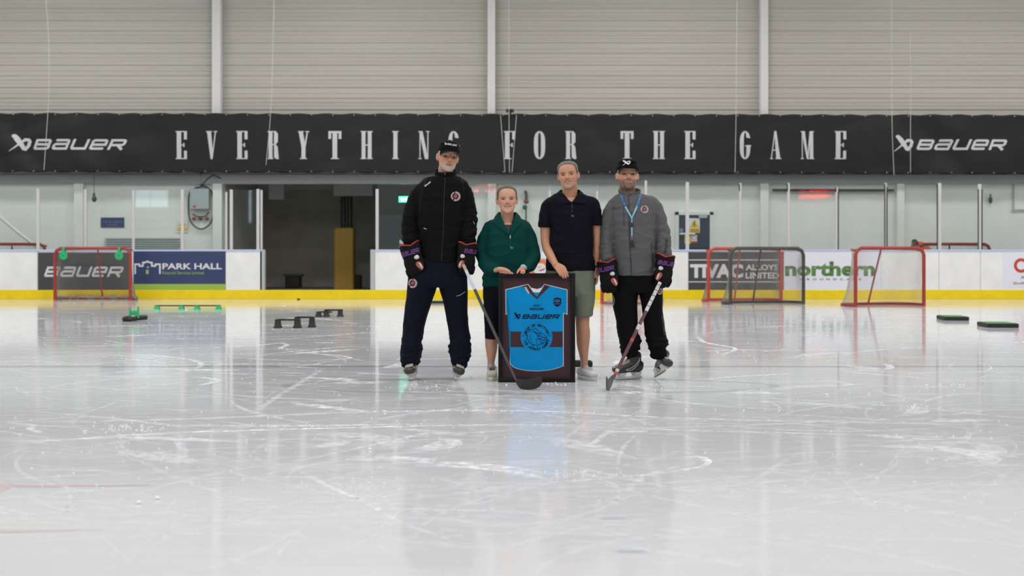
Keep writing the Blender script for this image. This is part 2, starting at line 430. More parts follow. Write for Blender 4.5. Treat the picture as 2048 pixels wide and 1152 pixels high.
# ---------------------------------------------------------------- floor, walls, ceiling
st(MB().box(-26, 26, -6, YB, -.2, 0), 'floor', M['ice'], label='white skated ice surface of the rink')
st(MB().box(-26, 26, YB+.13, 39.5, -.2, .1), 'floor', mat('concrete', (.25, .25, .25), .8, vary=.2), label='grey walkway behind the rink boards')
XO0, XO1 = at(447, 0, YW).x, at(912, 0, YW).x      # dark bay opening in the hall wall
ZT = 3.05
mb = MB(); mb.box(-26, XO0, YW, YW+.25, 0, ZT); mb.box(XO1, 26, YW, YW+.25, 0, ZT)
brick = M['white_wall']; nt = brick.node_tree
bt = nt.nodes.new('ShaderNodeTexBrick'); tcn = nt.nodes.new('ShaderNodeNewGeometry'); mpp = nt.nodes.new('ShaderNodeMapping'); mpp.inputs['Rotation'].default_value = (R(90), 0, 0)
nt.links.new(tcn.outputs['Position'], mpp.inputs[0]); nt.links.new(mpp.outputs[0], bt.inputs['Vector'])
bt.inputs['Scale'].default_value = 1; bt.inputs['Brick Width'].default_value = .44; bt.inputs['Row Height'].default_value = .215; bt.inputs['Mortar Size'].default_value = .006
bpn = nt.nodes.new('ShaderNodeBump'); bpn.inputs['Strength'].default_value = .5; bpn.inputs['Distance'].default_value = .01; bpn.invert = True
nt.links.new(bt.outputs['Fac'], bpn.inputs['Height']); nt.links.new(bpn.outputs[0], nt.nodes['Principled BSDF'].inputs['Normal'])
st(mb, 'wall_back', brick, label='white painted block wall behind the walkway')
# upper corrugated cladding, one profile run along x
prof = []; z = ZT; k = 0
while z < 9.2:
    for (dz, dy) in [(0, 0), (.012, .03), (.06, .03), (.072, .008), (.11, .008), (.118, .018), (.13, .018), (.138, .008), (.19, .008), (.198, .02), (.215, .02), (.223, .008),
                     (.30, .008), (.312, .028), (.33, .028), (.342, .008), (.42, .008), (.428, .017), (.445, .017), (.453, .008), (.55, .004)]:
        prof.append((z+dz, dy))
    z += .575
V = [(x, YW-dy, zz) for x in (-26, 26) for zz, dy in prof]; n = len(prof)
mb = MB().add(V, [(i, i+1, n+i+1, n+i) for i in range(n-1)]); st(mb, 'wall_upper', M['cladding'], label='beige horizontal ribbed metal cladding high on the hall wall')
st(MB().box(-26, 26, YW-.12, YW+.2, 2.87, 3.1), 'trim_1', M['grey_beam'], label='grey beam along the foot of the cladding')
# dark bay beyond the wall
mb = MB(); mb.box(XO0-.2, XO0, YW+.25, 37.5, 0, 3.3); mb.box(XO1, XO1+.2, YW+.25, 37.5, 0, 3.3); mb.box(XO0-.2, XO1+.2, 37.5, 37.7, 0, 3.3); mb.box(XO0-.2, XO1+.2, YW+.2, 37.7, 3.1, 3.3)
st(mb, 'wall_bay', M['dark_room'], label='dark grey block walls of the unlit service bay')
st(MB().box(-26, 26, -6.2, -6, 0, 9.2).box(-26.2, -26, -6.2, 39.5, 0, 9.2).box(26, 26.2, -6.2, 39.5, 0, 9.2).box(-26, 26, 39.5, 39.7, 0, 9.2), 'wall_sides', mat('side_wall', (.5, .51, .5), .8), label='plain walls enclosing the hall')
st(MB().box(-26.2, 26.2, -6.2, 39.7, 9.2, 9.4), 'ceiling', mat('roof', (.55, .56, .56), .8), label='pale roof over the ice')
# columns on the hall wall
def column(px, w, y_top, z0, z1, lab):
    x = at(px, 0, YW).x; hw = w*YW/FP/2
    mb = MB().box(x-hw, x+hw, YW-.26, YW-.24, z0, z1).box(x-hw*.18, x+hw*.18, YW-.24, YW-.02, z0, z1).box(x-hw, x+hw, YW-.05, YW-.03, z0, z1)
    st(mb, 'column', M['white_paint'], label=lab)
for px, w, lab in ((437, 17, 'white steel column over the dark bay'), (983, 15, 'white steel column above the letters NG and F'), (1525, 15, 'white steel column above the letter G of GAME')):
    column(px, w, 0, 3.2, 9.2, lab)
x = at(430, 0, YW).x; st(MB().tube([(x, YW-.08, 9), (x, YW-.08, 4.85), (x+.05, YW-.1, 4.75)], .03), 'pipe', M['dark_pipe'], label='thin dark pipe beside the first white column')
for px, w, lab in ((162, 18, 'white pier near the hanging lamp'), (438, 18, 'white pier beside the grey meter box'), (984, 16, 'white pier behind the woman'), (1526, 16, 'white pier between door and pipe'), (1797, 14, 'white pier near the orange jacket')):
    x = at(px, 0, YW).x; hw = w*YW/FP/2; st(MB().box(x-hw, x+hw, YW-.2, YW, .1, 2.87), 'column', M['white_wall'], label=lab)

# ---------------------------------------------------------------- banner with its lettering
def bz(u, v): return noise.noise((u*.55, v*.9-u*.35, 3.1))
def bdis(x, z):
    e = .022+.05*min(1, max(0, (abs(x+.3)-7.6)/3))
    a = noise.noise((x*.8+z*.9, z*.35-x*.1, 1.7)); b_ = noise.noise((x*1.9+z*1.2+4, z*.6, 7.7)); c = noise.noise((x*.45-z*1.3, z*.5, 5.5))
    return e*(a*1.3+b_*.55+abs(c)*1.1)
YBN = 32.45; tilt = -.0018
zb, zt = at(0, 345.5, YBN).z, at(0, 227.5, YBN).z
def bpt(x, z, off=0): return Vector((x, YBN - bdis(x, z) - off, z + tilt*x - .01))
nx, nz_ = 420, 30; V = []; F = []
for j in range(nz_+1):
    for i in range(nx+1):
        x = -15+30*i/nx; zz = zb+(zt-zb)*j/nz_+.012*math.sin(x*9)*(j == 0 or j == nz_); V.append(bpt(x, zz))
F = [(j*(nx+1)+i, j*(nx+1)+i+1, (j+1)*(nx+1)+i+1, (j+1)*(nx+1)+i) for j in range(nz_) for i in range(nx)]
ban = thing('advertising_banner', 'long black creased banner hung across the whole hall wall', 'banner', (0, YBN, zb))
def kid(o, root):   # parent a world-space mesh under a placed empty
    o.parent = root; o.matrix_parent_inverse = Matrix.Translation(-Vector(root.location)) if not any(root.rotation_euler) else root.matrix_basis.inverted(); return o
me = bpy.data.meshes.new('banner_sheet'); me.from_pydata(V, [], F); o = link('banner_sheet', me, M['black_vinyl']); 
kid(o, ban); sol = o.modifiers.new('s', 'SOLIDIFY'); sol.thickness = .006; sol.offset = 1
def on_banner(sh, x0, x1, yb_, yt, name, label):
    s2 = fit2(sh, x0, x1, yb_, yt)
    bm = bmesh.new(); vs = []
    for (u, v), h_ in zip(s2[0], lift(s2)): p = at(u, v, YBN); vs.append(bm.verts.new((p.x, h_*3, p.z)))
    for f in s2[1]:
        try: bm.faces.new([vs[i] for i in f])
        except ValueError: pass
    bmesh.ops.triangulate(bm, faces=[f for f in bm.faces if len(f.verts) > 4])
    for _ in range(3):
        es = [e for e in bm.edges if e.calc_length() > .11]
        if es: bmesh.ops.subdivide_edges(bm, edges=es, cuts=1, use_grid_fill=True)
    for v in bm.verts: v.co = bpt(v.co.x, v.co.z - tilt*v.co.x + .01, .02+v.co.y)
    me = bpy.data.meshes.new(name); bm.to_mesh(me); bm.free()
    o = link(name, me, M['print_white'], smooth=False); kid(o, ban)
    if label: o['label'] = label
pos = [(c, x) for c, x in zip('EVERYTHINGFORTHEGAME', (363, 424, 484.5, 547, 607.5, 670, 733.5, 791, 848, 908, 1019, 1079, 1141.5, 1254, 1317.5, 1379.5, 1490.5, 1551, 1614.5, 1680.5))]
for c, x in pos:
    sh = serif(c); a, b_, _, _ = bounds(sh); wpx = {'I': 13, 'M': 27, 'T': 26, 'H': 24}.get(c, 22.5)
    on_banner(sh, x-wpx/2, x+wpx/2, 318.3-(x-363)*.0, 262.3, 'banner_letter', f'white tall slim serif letter {c}')
on_banner(bauer(), 67, 255, 301.5, 278.5, 'banner_wordmark', 'white slanted wordmark at the near end of the banner, by the E')
on_banner(xmark(), 20, 65, 303, 268, 'banner_emblem', 'white crossed stick emblem before the first wordmark')
on_banner(bauer(), 1831, 2014, 302, 279, 'banner_wordmark', 'white slanted wordmark after GAME')
on_banner(xmark(), 1787, 1826, 303.5, 270, 'banner_emblem', 'white crossed stick emblem after GAME')
# eyelets along both hems
mb = MB()
for i in range(56):
    x = -14.8+i*.54
    for zz in (zb+.03, zt-.03): 
        p = bpt(x, zz, .012); mb.add(*ellipsoid(p, (.014, .006, .014), n=8))
kid(mb.build('eyelets', M['steel_post']), ban)['kind'] = 'stuff'

# ---------------------------------------------------------------- boards, kick plate, cap rail
ZB = at(0, 500, YB).z; ZK = at(0, 580, YB).z
X = lambda px, Y=YB: at(px, 0, Y).x
GX0, GX1 = X(524), X(750)
seams = [-16, X(-120), X(75), X(263), X(451), GX0]
def board(x0, x1, lab, m='board'):
    st(MB().rbox(x0+.004, x1-.004, YB, YB+.12, ZK, ZB-.03, .006), 'rink_board', M[m], label=lab)
board(-16, X(-120), 'white rink board outside the frame at the far left'); board(X(-120), X(75), 'plain white rink board before the black wordmark panel')
board(X(75), X(263), 'rink board carrying the black wordmark panel'); board(X(263), X(451), 'rink board carrying the navy castle panel'); board(X(451), GX0, 'plain white rink board at the near edge of the gate opening')
rs = [(750, 905), (905, 1060), (1060, 1215), (1215, 1377), (1377, 1567), (1567, 1762), (1762, 1878), (1878, 1961), (1961, 2100), (2100, 2300)]
for i, (a, b_) in enumerate(rs):
    board(X(a), X(b_), ['white board beside the bay opening', 'white board behind the man in the black jacket', 'white board with the orange letter e oval', 'white board behind the man in the grey jacket', 'board carrying the dark TIVAC panel', 'board carrying the green northern lettering', 'plain white board behind the red goal', 'plain white board with two dark joints', 'scuffed white board with the red ring advert', 'white board beyond the frame'][i])
st(MB().rbox(-16, 16, YB-.02, YB+.12, 0, ZK, .01), 'trim_2', M['kick'], label='yellow kick plate along the foot of the boards')
mb = MB().rbox(-16, GX0, YB-.015, YB+.14, ZB-.03, ZB+.01, .006).rbox(GX1, 16, YB-.015, YB+.14, ZB-.03, ZB+.01, .006); st(mb, 'trim_3', M['caprail'], label='pale blue cap rail on top of the boards')
# gate jambs
for a, lab in ((GX0, 'grey steel jamb at the left side of the gate opening'), (GX1-.06, 'grey steel jamb at the right side of the gate opening')):
    st(MB().rbox(a-.05, a+.06, YB+.0, YB+.16, ZK, ZB+.01, .008), 'gate_jamb', M['grey_beam'], label=lab)

# adverts on the boards (printed panels)
def panel(name, lab, px0, px1, py0, py1, m, cat='advertisement'):
    r_ = thing(name, lab, cat, tuple(at((px0+px1)/2, py1, YB-.004)))
    a, b_ = at(px0, py1, YB-.004), at(px1, py0, YB-.004)
    kid(MB().box(a.x, b_.x, YB-.006, YB+.002, a.z, b_.z).build('panel_sheet', m, smooth=False), r_); return r_
def onp(sh, root, name, m, off=.009, label=None):
    o = pix(sh, YB, name, m, None); kid(o, root)
    for v in o.data.vertices: v.co.y += -off
    if label: o['label'] = label
    return o
P = panel('board_advert', 'black board advert with grey slanted wordmark, behind the left goal', 76, 263, 505, 584, M['dark_grey'])
onp(fit2(bauer(), 88, 248, 555.5, 533), P, 'lettering', M['print_white'])
P = panel('board_advert', 'navy board advert with castle outline and PARK HALL lettering', 267, 451, 503, 568, M['navy_panel'])
a_, b2 = at(267, 580, YB-.004), at(451, 568, YB-.004); kid(MB().box(a_.x, b2.x, YB-.006, YB+.002, a_.z, b2.z).build('green_strip', M['lime'], smooth=False), P)
onp(fit2(text('PARK HALL', .025), 325, 444, 538.5, 526.5), P, 'lettering', M['print_white'])
onp(fit2(text('Financial Services Limited', .0), 325, 408, 548.5, 542.5), P, 'lettering', M['lime'])
onp(ribbon([(270.5, 548), (270.5, 528.5), (279, 528.5), (279, 532), (286, 532), (286, 525), (291, 525), (295, 522.5), (299, 525), (304, 525), (304, 532), (311, 532), (311, 528.5), (320, 528.5), (320, 548)], 3.2), P, 'castle_outline', M['print_white'])
onp(shapes2([rect2(292, 297.5, 548, 539.5)]), P, 'castle_door', M['lime'])
onp(disc2(296, 534.5, 2), P, 'castle_window', M['grey_beam'])
P = panel('board_advert', 'dark grey board advert with white TIVAC lettering, behind the goals', 1377, 1567, 504, 580, M['dark_grey'])
onp(fit2(text('TIVAC', .05), 1380, 1486, 556, 528), P, 'lettering', M['print_white'])
onp(fit2(text('ALLOYS', .03), 1491, 1556, 540.5, 529), P, 'lettering', M['print_white'])
onp(fit2(text('LIMITED', .03), 1491, 1558, 557, 545), P, 'lettering', M['print_white'])
onp(shapes2([rect2(1377.5, 1566, 520.8, 519), rect2(1377.5, 1566, 564.6, 562.8)]), P, 'white_lines', M['print_white'])
P = panel('board_advert', 'pale board advert with green leafy northern lettering', 1568, 1762, 503, 580, M['lilac'])
gm = mat('leaf_print', (.09, .2, .05), .5, vary=.7, vscale=9)
onp(fit2(text('northern', .04), 1570, 1750, 552.5, 523), P, 'lettering', gm)
onp(fit2(text('GROUNDCARE', .02, 2.2), 1600, 1722, 560.5, 556.5), P, 'lettering', M['dark_grey'])
P = panel('board_advert', 'pale board advert with a red ring letter at the edge of the picture', 2006, 2120, 505, 575, M['lilac'])
onp(ribbon(arc_pts(2042, 531, 11.5, 40, 320, 30), 6), P, 'red_letter', M['red_bright'])
onp(fit2(text('A Sheffield'), 2041, 2095, 557.5, 551.5), P, 'lettering', M['dark_grey'])
onp(fit2(text('Sheffield'), 2026, 2062, 569, 564), P, 'lettering', M['dark_grey'])
P = panel('board_advert', 'pale board advert with an orange letter e oval between woman and man in polo', 1040, 1125, 507, 576, M['lilac'])
oe = mat('orange_print', (.75, .16, .06), .5)
onp(tf2(disc2(0, 0, 26, 19), ox=1079, oy=538, rot=-35), P, 'grey_oval', M['grey_beam'], .008)
onp(tf2(disc2(0, 0, 22.5, 16), ox=1079, oy=538, rot=-35), P, 'orange_oval', oe, .011)
onp(tf2(fit2(text('e', .03), -13, 13, 11, -11), ox=1080, oy=538, rot=-20), P, 'lettering', M['print_white'], .014)

# ---------------------------------------------------------------- glass barrier above the boards
gl = bpy.data.materials.new('barrier_glass'); gl.use_nodes = True; nt = gl.node_tree; nt.nodes.clear()
out = nt.nodes.new('ShaderNodeOutputMaterial'); mxs = nt.nodes.new('ShaderNodeMixShader'); tr = nt.nodes.new('ShaderNodeBsdfTransparent'); gs = nt.nodes.new('ShaderNodeBsdfGlossy')
fr = nt.nodes.new('ShaderNodeFresnel'); fr.inputs[0].default_value = 1.5; tr.inputs[0].default_value = (.93, .965, .955, 1); gs.inputs['Roughness'].default_value = .02
nt.links.new(fr.outputs[0], mxs.inputs[0]); nt.links.new(tr.outputs[0], mxs.inputs[1]); nt.links.new(gs.outputs[0], mxs.inputs[2]); nt.links.new(mxs.outputs[0], out.inputs[0])
def barrier(name, label, xs, tops, posts):
    t = thing(name, label, 'glass barrier', (at(xs[0], 0, YB).x, YB+.06, ZB))
    for i in range(len(xs)-1):
        zt_ = at(0, (tops[i]+tops[i+1])/2+2, YB).z
        kid(MB().box(X(xs[i])+.02, X(xs[i+1])-.02, YB+.055, YB+.067, ZB, zt_).build('glass_pane', gl, smooth=False), t)
    for px, tp, wpx in posts:
        x = X(px); h = wpx*YB/FP/2
        mb = MB().rbox(x-h, x+h, YB+.02, YB+.05, ZB-.01, at(0, tp, YB).z, .006).rbox(x-h*.5, x+h*.5, YB+.05, YB+.1, ZB-.01, at(0, tp, YB).z, .006)
        kid(mb.build('support_post', M['steel_post'], smooth=False), t)
    return t
barrier('glass_barrier', 'clear glass barrier with white posts to the left of the gate', [-110, 75, 168, 266, 364, 463, 517], [378]*7, [(75, 378, 6), (170, 379, 5), (266, 380, 5), (364, 379, 6), (452, 384, 4), (462, 379, 6), (515.5, 378, 6), (522.5, 380, 4)])
BR = barrier('glass_barrier', 'clear glass barrier with white posts to the right of the gate', [753, 860, 930, 1000, 1100, 1195, 1292, 1375, 1481, 1578, 1674, 1772, 1878, 1961, 2060, 2160], [366]*16, [(754, 378, 6), (1099.5, 381, 4), (1194.5, 382, 4), (1292, 361, 5), (1375, 364, 7), (1481, 366, 5), (1577.5, 366, 5), (1674, 374, 5), (1772, 366, 5), (1880, 366, 7), (1960, 368, 7), (2100, 368, 6)])
# dark joints between panes
for px, a, b_ in ((1479, 368, 382), (1575, 368, 382), (1672, 374, 384), (1677, 384, 500), (1770, 368, 500), (1774.5, 374, 500), (1875, 368, 500), (1957, 378, 500), (1964.5, 378, 500)):
    x = X(px); kid(MB().box(x-.012, x+.012, YB+.01, YB+.02, at(0, b_, YB).z, at(0, a, YB).z).build('joint_strip', M['black'], smooth=False), BR)

# protective netting that hangs above the glass
nm = bpy.data.materials.new('netting'); nm.use_nodes = True; nt = nm.node_tree; nt.nodes.clear(); L = nt.links.new
out = nt.nodes.new('ShaderNodeOutputMaterial'); mxs = nt.nodes.new('ShaderNodeMixShader'); tr = nt.nodes.new('ShaderNodeBsdfTransparent'); df = nt.nodes.new('ShaderNodeBsdfDiffuse'); df.inputs[0].default_value = (.1, .1, .1, 1)
g = nt.nodes.new('ShaderNodeNewGeometry'); sp = nt.nodes.new('ShaderNodeSeparateXYZ'); L(g.outputs['Position'], sp.inputs[0])
def mth(op, a, b=None):
    n = nt.nodes.new('ShaderNodeMath'); n.operation = op
    for i, q in enumerate((a, b)):
        if q is None: continue
        if isinstance(q, (int, float)): n.inputs[i].default_value = q
        else: L(q, n.inputs[i])
    return n.outputs[0]
lines = []
for sgn in (1, -1):
    q = mth('ADD', sp.outputs[0], mth('MULTIPLY', sp.outputs[2], sgn)); q = mth('FRACT', mth('DIVIDE', mth('ADD', q, 500), .046)); lines.append(mth("LESS_THAN", q, .045))
L(mth('MAXIMUM', lines[0], lines[1]), mxs.inputs[0]); L(tr.outputs[0], mxs.inputs[1]); L(df.outputs[0], mxs.inputs[2]); L(mxs.outputs[0], out.inputs[0])
nz0 = at(0, 380, YB).z
MB().add([(-16, YB+.12, nz0), (16, YB+.12, nz0), (16, YB+.12, 9), (-16, YB+.12, 9)], [(0, 1, 2, 3)]).build('safety_net', nm, label='fine diamond mesh safety net hanging above the glass', cat='net', smooth=False)
cordm = mat('cord', (.55, .53, .5), .7)
for pts, lab in (([(92, 0), (98, 100), (97, 200), (88, 340)], 'thin pale cord hanging in front of the first wordmark'), ([(548, 0), (545, 120), (541, 230), (532, 330)], 'thin pale cord hanging in front of the letters R and Y'),
                 ([(1018, 0), (1018, 220), (1019, 345)], 'thin pale cord hanging at the letter F'), ([(1001, 230), (1010, 345)], 'short slack cord slanting left of the F cord'), ([(1033, 230), (1024, 345)], 'short slack cord slanting right of the F cord'),
                 ([(1474, 0), (1472, 230), (1470, 345)], 'thin pale cord hanging before the G of GAME'), ([(1783, 0), (1784, 240), (1788, 350)], 'thin pale cord hanging beside the second emblem'), ([(1821, 60), (1821, 345)], 'faint straight cord crossing the second wordmark')):
    MB().tube(catmull([tuple(at(a, b_, YB+.02)) for a, b_ in pts], 4), .006, 5).build('net_cord', cordm, label=lab, cat='cord')
MB().box(X(1012, 32.2), X(1028, 32.2), 32.1, 32.3, at(0, 224, 32.2).z, at(0, 219, 32.2).z).box(X(1017, 32.2), X(1023, 32.2), 32.1, 32.3, at(0, 232, 32.2).z, at(0, 219, 32.2).z).build('cable_bracket', M['black'], label='small black bracket at the top hem above the letter F', cat='bracket', smooth=False)

# ---------------------------------------------------------------- things on the hall wall and in the bay
def wthing(name, lab, cat, px, py, Y=YW): return thing(name, lab, cat, tuple(at(px, py, Y)))
def wbox(root, name, m, x0, x1, y0, y1, Y, d=.05, b=.0):
    a, c = at(x0, y1, Y), at(x1, y0, Y); mb = MB()
    (mb.rbox(a.x, c.x, Y-d, Y, a.z, c.z, b) if b else mb.box(a.x, c.x, Y-d, Y, a.z, c.z))
    o = mb.build(name, m, smooth=False); kid(o, root); return o
def wpix(root, sh, Y, name, m):
    o = pix(sh, Y, name, m, None); kid(o, root); return o
t = wthing('sign', 'small dark blue sign with two lines of lettering on the left wall', 'sign', 226, 454); wbox(t, 'sign_plate', M['sign_blue'], 202, 248.5, 435, 454.5, YW-.01, .02)
wpix(t, dashes(205, 245, 446, 442, 3), YW-.035, 'lettering', M['sign_text']); wpix(t, dashes(214, 235, 452, 448.5, 4), YW-.035, 'lettering', M['sign_text'])
t = wthing('warning_sign', 'yellow warning sign with a triangle by the meter box, behind a post', 'sign', 365, 465); wbox(t, 'sign_plate', M['white_paint'], 354, 376, 440, 465, YW-.01, .02)
wpix(t, poly2([(356, 452), (374, 452), (365, 441)]), YW-.035, 'triangle', M['yellow_sign']); wpix(t, shapes2([rect2(355.5, 363, 462, 455), rect2(367, 375, 462, 455)]), YW-.035, 'yellow_blocks', M['yellow_sign'])
gm2 = mat('metal_grey', (.4, .45, .48), .4)
t = wthing('meter_box', 'pale grey electrical box looped with black cable beside the bay', 'electrical box', 402, 420); wbox(t, 'cabinet', gm2, 384, 421, 378, 419, YW-.01, .22, .02)
wbox(t, 'label_plate', M['red_bright'], 386, 392, 411, 415, YW-.225, .01)
for a, m_ in ((388, 'red_pipe'), (401, 'dark_grey'), (414, 'red_pipe')): kid(MB().add(*ellipsoid(at(a, 437, YW-.08), (.05, .05, .05))).build('socket', M[m_]), t)
def cable(pts, lab, r=.022, Y=YW-.1, name='cable', m=None):
    MB().tube(catmull([tuple(at(a, b_, Y)) for a, b_ in pts], 6), r, 6).build(name, m or M['dark_grey'], label=lab, cat='cable')
cable([(402, 346), (402, 372), (392, 376), (380, 385), (377, 405), (380, 440), (395, 456), (410, 456), (424, 440), (428, 410), (424, 385), (412, 374), (402, 372)], 'thick black cable looped round the meter box')
cable([(402, 372), (418, 356), (428, 351), (442, 357)], 'black cable swooping from the meter box to the bay', .03); cable([(385, 428), (395, 433), (410, 432), (418, 425)], 'short black cable curving under the meter box', .02)
cable([(1052, 346), (1052, 362)], 'short thin cable hanging from the beam above the signal lamps', .012)
t = wthing('wall_bench', 'long pale slatted bench leaning on the left wall', 'bench', 290, 500)
for k in range(5): wbox(t, 'slat', gm2, 210, 362, 476+k*4.6, 479+k*4.6, YW-.05, .04)
wbox(t, 'frame', M['grey_beam'], 214, 358, 477, 512, YW-.02, .03)
t = wthing('pendant_lamp', 'small dark pendant hanging by the white pier on the left', 'lamp', 188, 404, YW-.6); kid(MB().tube([tuple(at(188, 346, YW-.6)), tuple(at(188, 390, YW-.6))], .008).build('cord', M['dark_grey']), t)
kid(MB().add(*ellipsoid(at(188.5, 398, YW-.6), (.06, .06, .08))).tube([tuple(at(188, 386, YW-.6)), tuple(at(188, 396, YW-.6))], .03).build('lamp_body', M['dark_grey']), t)
t = wthing('signal_lamp', 'red and green signal lamps on a thin pole behind the woman', 'signal lamp', 1052, 450, YW-.1)
kid(MB().tube([tuple(at(1052, 412, YW-.1)), tuple(at(1052, 498, YW-.1))], .02).build('pole', M['dark_grey']), t)
kid(MB().tube(catmull([tuple(at(a, b_, YW-.1)) for a, b_ in ((1050, 381), (1052.5, 388), (1053, 398))], 4), [.02]+[.035]*8).build('lamp_hood', mat('olive', (.06, .08, .04), .6)), t)
kid(MB().add(*ellipsoid(at(1052.5, 403, YW-.16), (.065, .05, .065))).build('red_lens', mat('lens_red', (.16, .03, .015), .3)), t)
kid(MB().add(*ellipsoid(at(1050, 414.5, YW-.16), (.065, .05, .065))).build('green_lens', mat('lens_green', (.02, .1, .05), .3)), t)
t = wthing('pendant_lamp', 'dark fitting fixed high on the wall at the far right', 'lamp', 1981, 410); kid(MB().add(*ellipsoid(at(1981, 400, YW-.1), (.045, .06, .09))).tube([tuple(at(1981, 388, YW-.08)), tuple(at(1981, 398, YW-.08))], .018).build('lamp_body', M['dark_grey']), t)
cable([(1545, 380), (1660, 380.5), (1788, 380.5)], 'long dark horizontal pipe on the wall above the goals', .035, YW-.12, 'pipe', M['dark_pipe'])
cable([(2027, 362), (2027, 418), (2028, 420), (2060, 420)], 'thin pale conduit bending right on the far right wall', .02, YW-.05, 'conduit', M['grey_beam'])
cable([(-10, 424), (25, 455), (68, 489), (92, 507)], 'white diagonal handrail at the far left', .05, YW-.9, 'handrail', M['white_paint'])
cable([(-20, 489), (8, 505)], 'short white brace beside the diagonal handrail', .04, YW-.9, 'handrail', M['white_paint'])
# door with its signs
t = wthing('door_1', None, None, 1388, 510, YW); t['kind'] = 'structure'; t['label'] = 'dark blue door with white frame behind the glass'
wbox(t, 'door_leaf', mat('door_blue', (.012, .028, .06), .4), 1357, 1419, 430, 520, YW-.0, .04)
for a in ((1350, 1357, 424, 520), (1419, 1426, 424, 520), (1350, 1426, 424, 430)): wbox(t, 'door_frame', M['white_paint'], *a, YW-.0, .07)
wbox(t, 'door_closer', M['grey_beam'], 1397, 1414, 429, 436, YW-.04, .06)
t = wthing('warning_sign', 'white sign with yellow electric shock triangle on the blue door', 'sign', 1389, 466, YW-.04); wbox(t, 'sign_plate', M['white_paint'], 1378, 1399.5, 436.5, 466, YW-.041, .01)
wpix(t, poly2([(1379.5, 455.5), (1398, 455.5), (1388.5, 438)]), YW-.056, 'triangle', M['yellow_sign']); wpix(t, ribbon([(1390.5, 443), (1386.5, 448), (1390, 448.5), (1388, 453)], 1.4), YW-.06, 'lightning_bolt', M['black'])
wpix(t, rect2(1379, 1399, 465.8, 457), YW-.056, 'yellow_block', M['yellow_sign']); wpix(t, shapes2([dashes(1381, 1397, 460.6, 458.8, 5), dashes(1381, 1397, 464.4, 462.6, 6)]), YW-.06, 'lettering', M['black'])
t = wthing('notice', 'small yellow notice low on the blue door', 'sign', 1376, 487, YW-.04); wbox(t, 'sheet', M['yellow_sign'], 1369, 1381.5, 470, 487.5, YW-.041, .01)
t = wthing('notice', 'small white notice with a red circle and red foot on the blue door', 'sign', 1388, 487, YW-.04); wbox(t, 'sheet', M['white_paint'], 1382.5, 1394, 470, 486, YW-.041, .01); wpix(t, ribbon(arc_pts(1388.3, 476, 4.2, 0, 360), 1), YW-.056, 'ring', M['red_bright']); wpix(t, rect2(1382.5, 1394, 486, 482.5), YW-.056, 'red_foot', M['red_bright'])
t = wthing('notice', 'tiny light blue square on the blue door', 'sign', 1362, 464, YW-.04); wbox(t, 'sheet', mat('sky_print', (.15, .27, .55), .5), 1359, 1366, 457, 464, YW-.041, .01)
t = wthing('push_bar', 'white push bar across the blue door', 'door hardware', 1375, 469, YW-.04); wbox(t, 'bar', M['white_paint'], 1359, 1390, 465.5, 469.5, YW-.045, .05, .01)
# inside the bay
YP = 35.2
t = thing('pillar_guard', 'tall ochre padded pillar guard in the dark bay', 'pillar guard', tuple(at(692, 560, YP)))
wbox(t, 'pad', M['ochre'], 672.5, 711.5, 456, 590, YP, .5, .05)
mb = MB()
for a in (687.5, 700.5): p = at(a, 0, YP-.1); mb.tube([(p.x, YP-.2, at(0, 457, YP).z), (p.x, YP-.2, 3.04)], .075, 12)
for a in range(4): 
    zz = 1.9+a*.3; p = at(694, 0, YP); mb.box(p.x-.17, p.x+.17, YP-.28, YP-.12, zz, zz+.02)
mb.build('downpipe', M['black'], label='pair of black pipes rising from the ochre pillar guard', cat='pipes')
t = thing('window_reflection', 'grey box standing in for a window reflection above the black pipes in the bay', 'duct', tuple(at(709, 394, YP-.6))); wbox(t, 'reflection_body', mat('duct', (.3, .3, .3), .5), 671, 748, 330, 393, YP-.5, .4, .02)  # window reflection in the glass, built as a solid grey box
t = thing('window_reflection', 'small grey box standing in for a window reflection near the gate posts in the bay', 'duct', tuple(at(556, 400, 34.5))); wbox(t, 'reflection_body', mat('reflection_grey_b', (.3, .3, .3), .5), 541, 572, 330, 400, 34.5, .3, .02)  # narrower window reflection, again a grey box
t = thing('storage_crate', 'low black crate on the floor of the dark bay', 'crate', tuple(at(593, 575, 36.5)))
wbox(t, 'crate_body', M['black'], 575, 604, 552, 574, 36.5, .4, .02); wbox(t, 'crate_lid', M['dark_grey'], 572, 608, 548, 552, 36.5, .45, .01)
t = thing('storage_crate', 'black box beside the ochre pillar guard', 'crate', tuple(at(718, 575, 35.6))); wbox(t, 'crate_body', M['black'], 711, 724, 550, 580, 35.6, .4, .02)
t = wthing('notice', 'small blue notice on the bay wall by the black box', 'sign', 730, 490, 37.48); wbox(t, 'sheet', M['sign_blue'], 727, 735, 479, 489, 37.48, .01)
st(MB().box(at(716, 0, 37).x, XO1, 36.6, 37.5, 0, 3.1), 'wall_bay_return', mat('bay_grey', (.27, .26, .25), .8), label='slightly lighter return wall at the right of the bay')
t = thing('exit_sign', 'small glowing green exit sign behind the man in the black jacket', 'sign', tuple(at(805, 405, 34.2)))
wbox(t, 'light_panel', mat('exit_green', (.05, .95, .6), .4, emit=3.0), 798, 818, 393, 404.5, 34.2, .05); wpix(t, fit2(text('EXIT', .02), 801, 815, 402, 395.5), 34.14, 'lettering', mat('exit_white', (.9, 1, .95), .4, emit=3.0))
t = thing('glass_reflection', 'low dark blue box standing in for a glass reflection in the bay behind the man in black', 'cabinet', tuple(at(805, 520, 34.4))); wbox(t, 'reflection_slab', mat('reflection_blue', (.008, .02, .03), .4), 757, 905, 430, 590, 34.4, .5, .02)  # dark reflection in the glass, put into the colour of a solid box
wbox(t, 'notice_sheet', M['white_paint'], 799, 811, 480, 488, 33.88, .01)

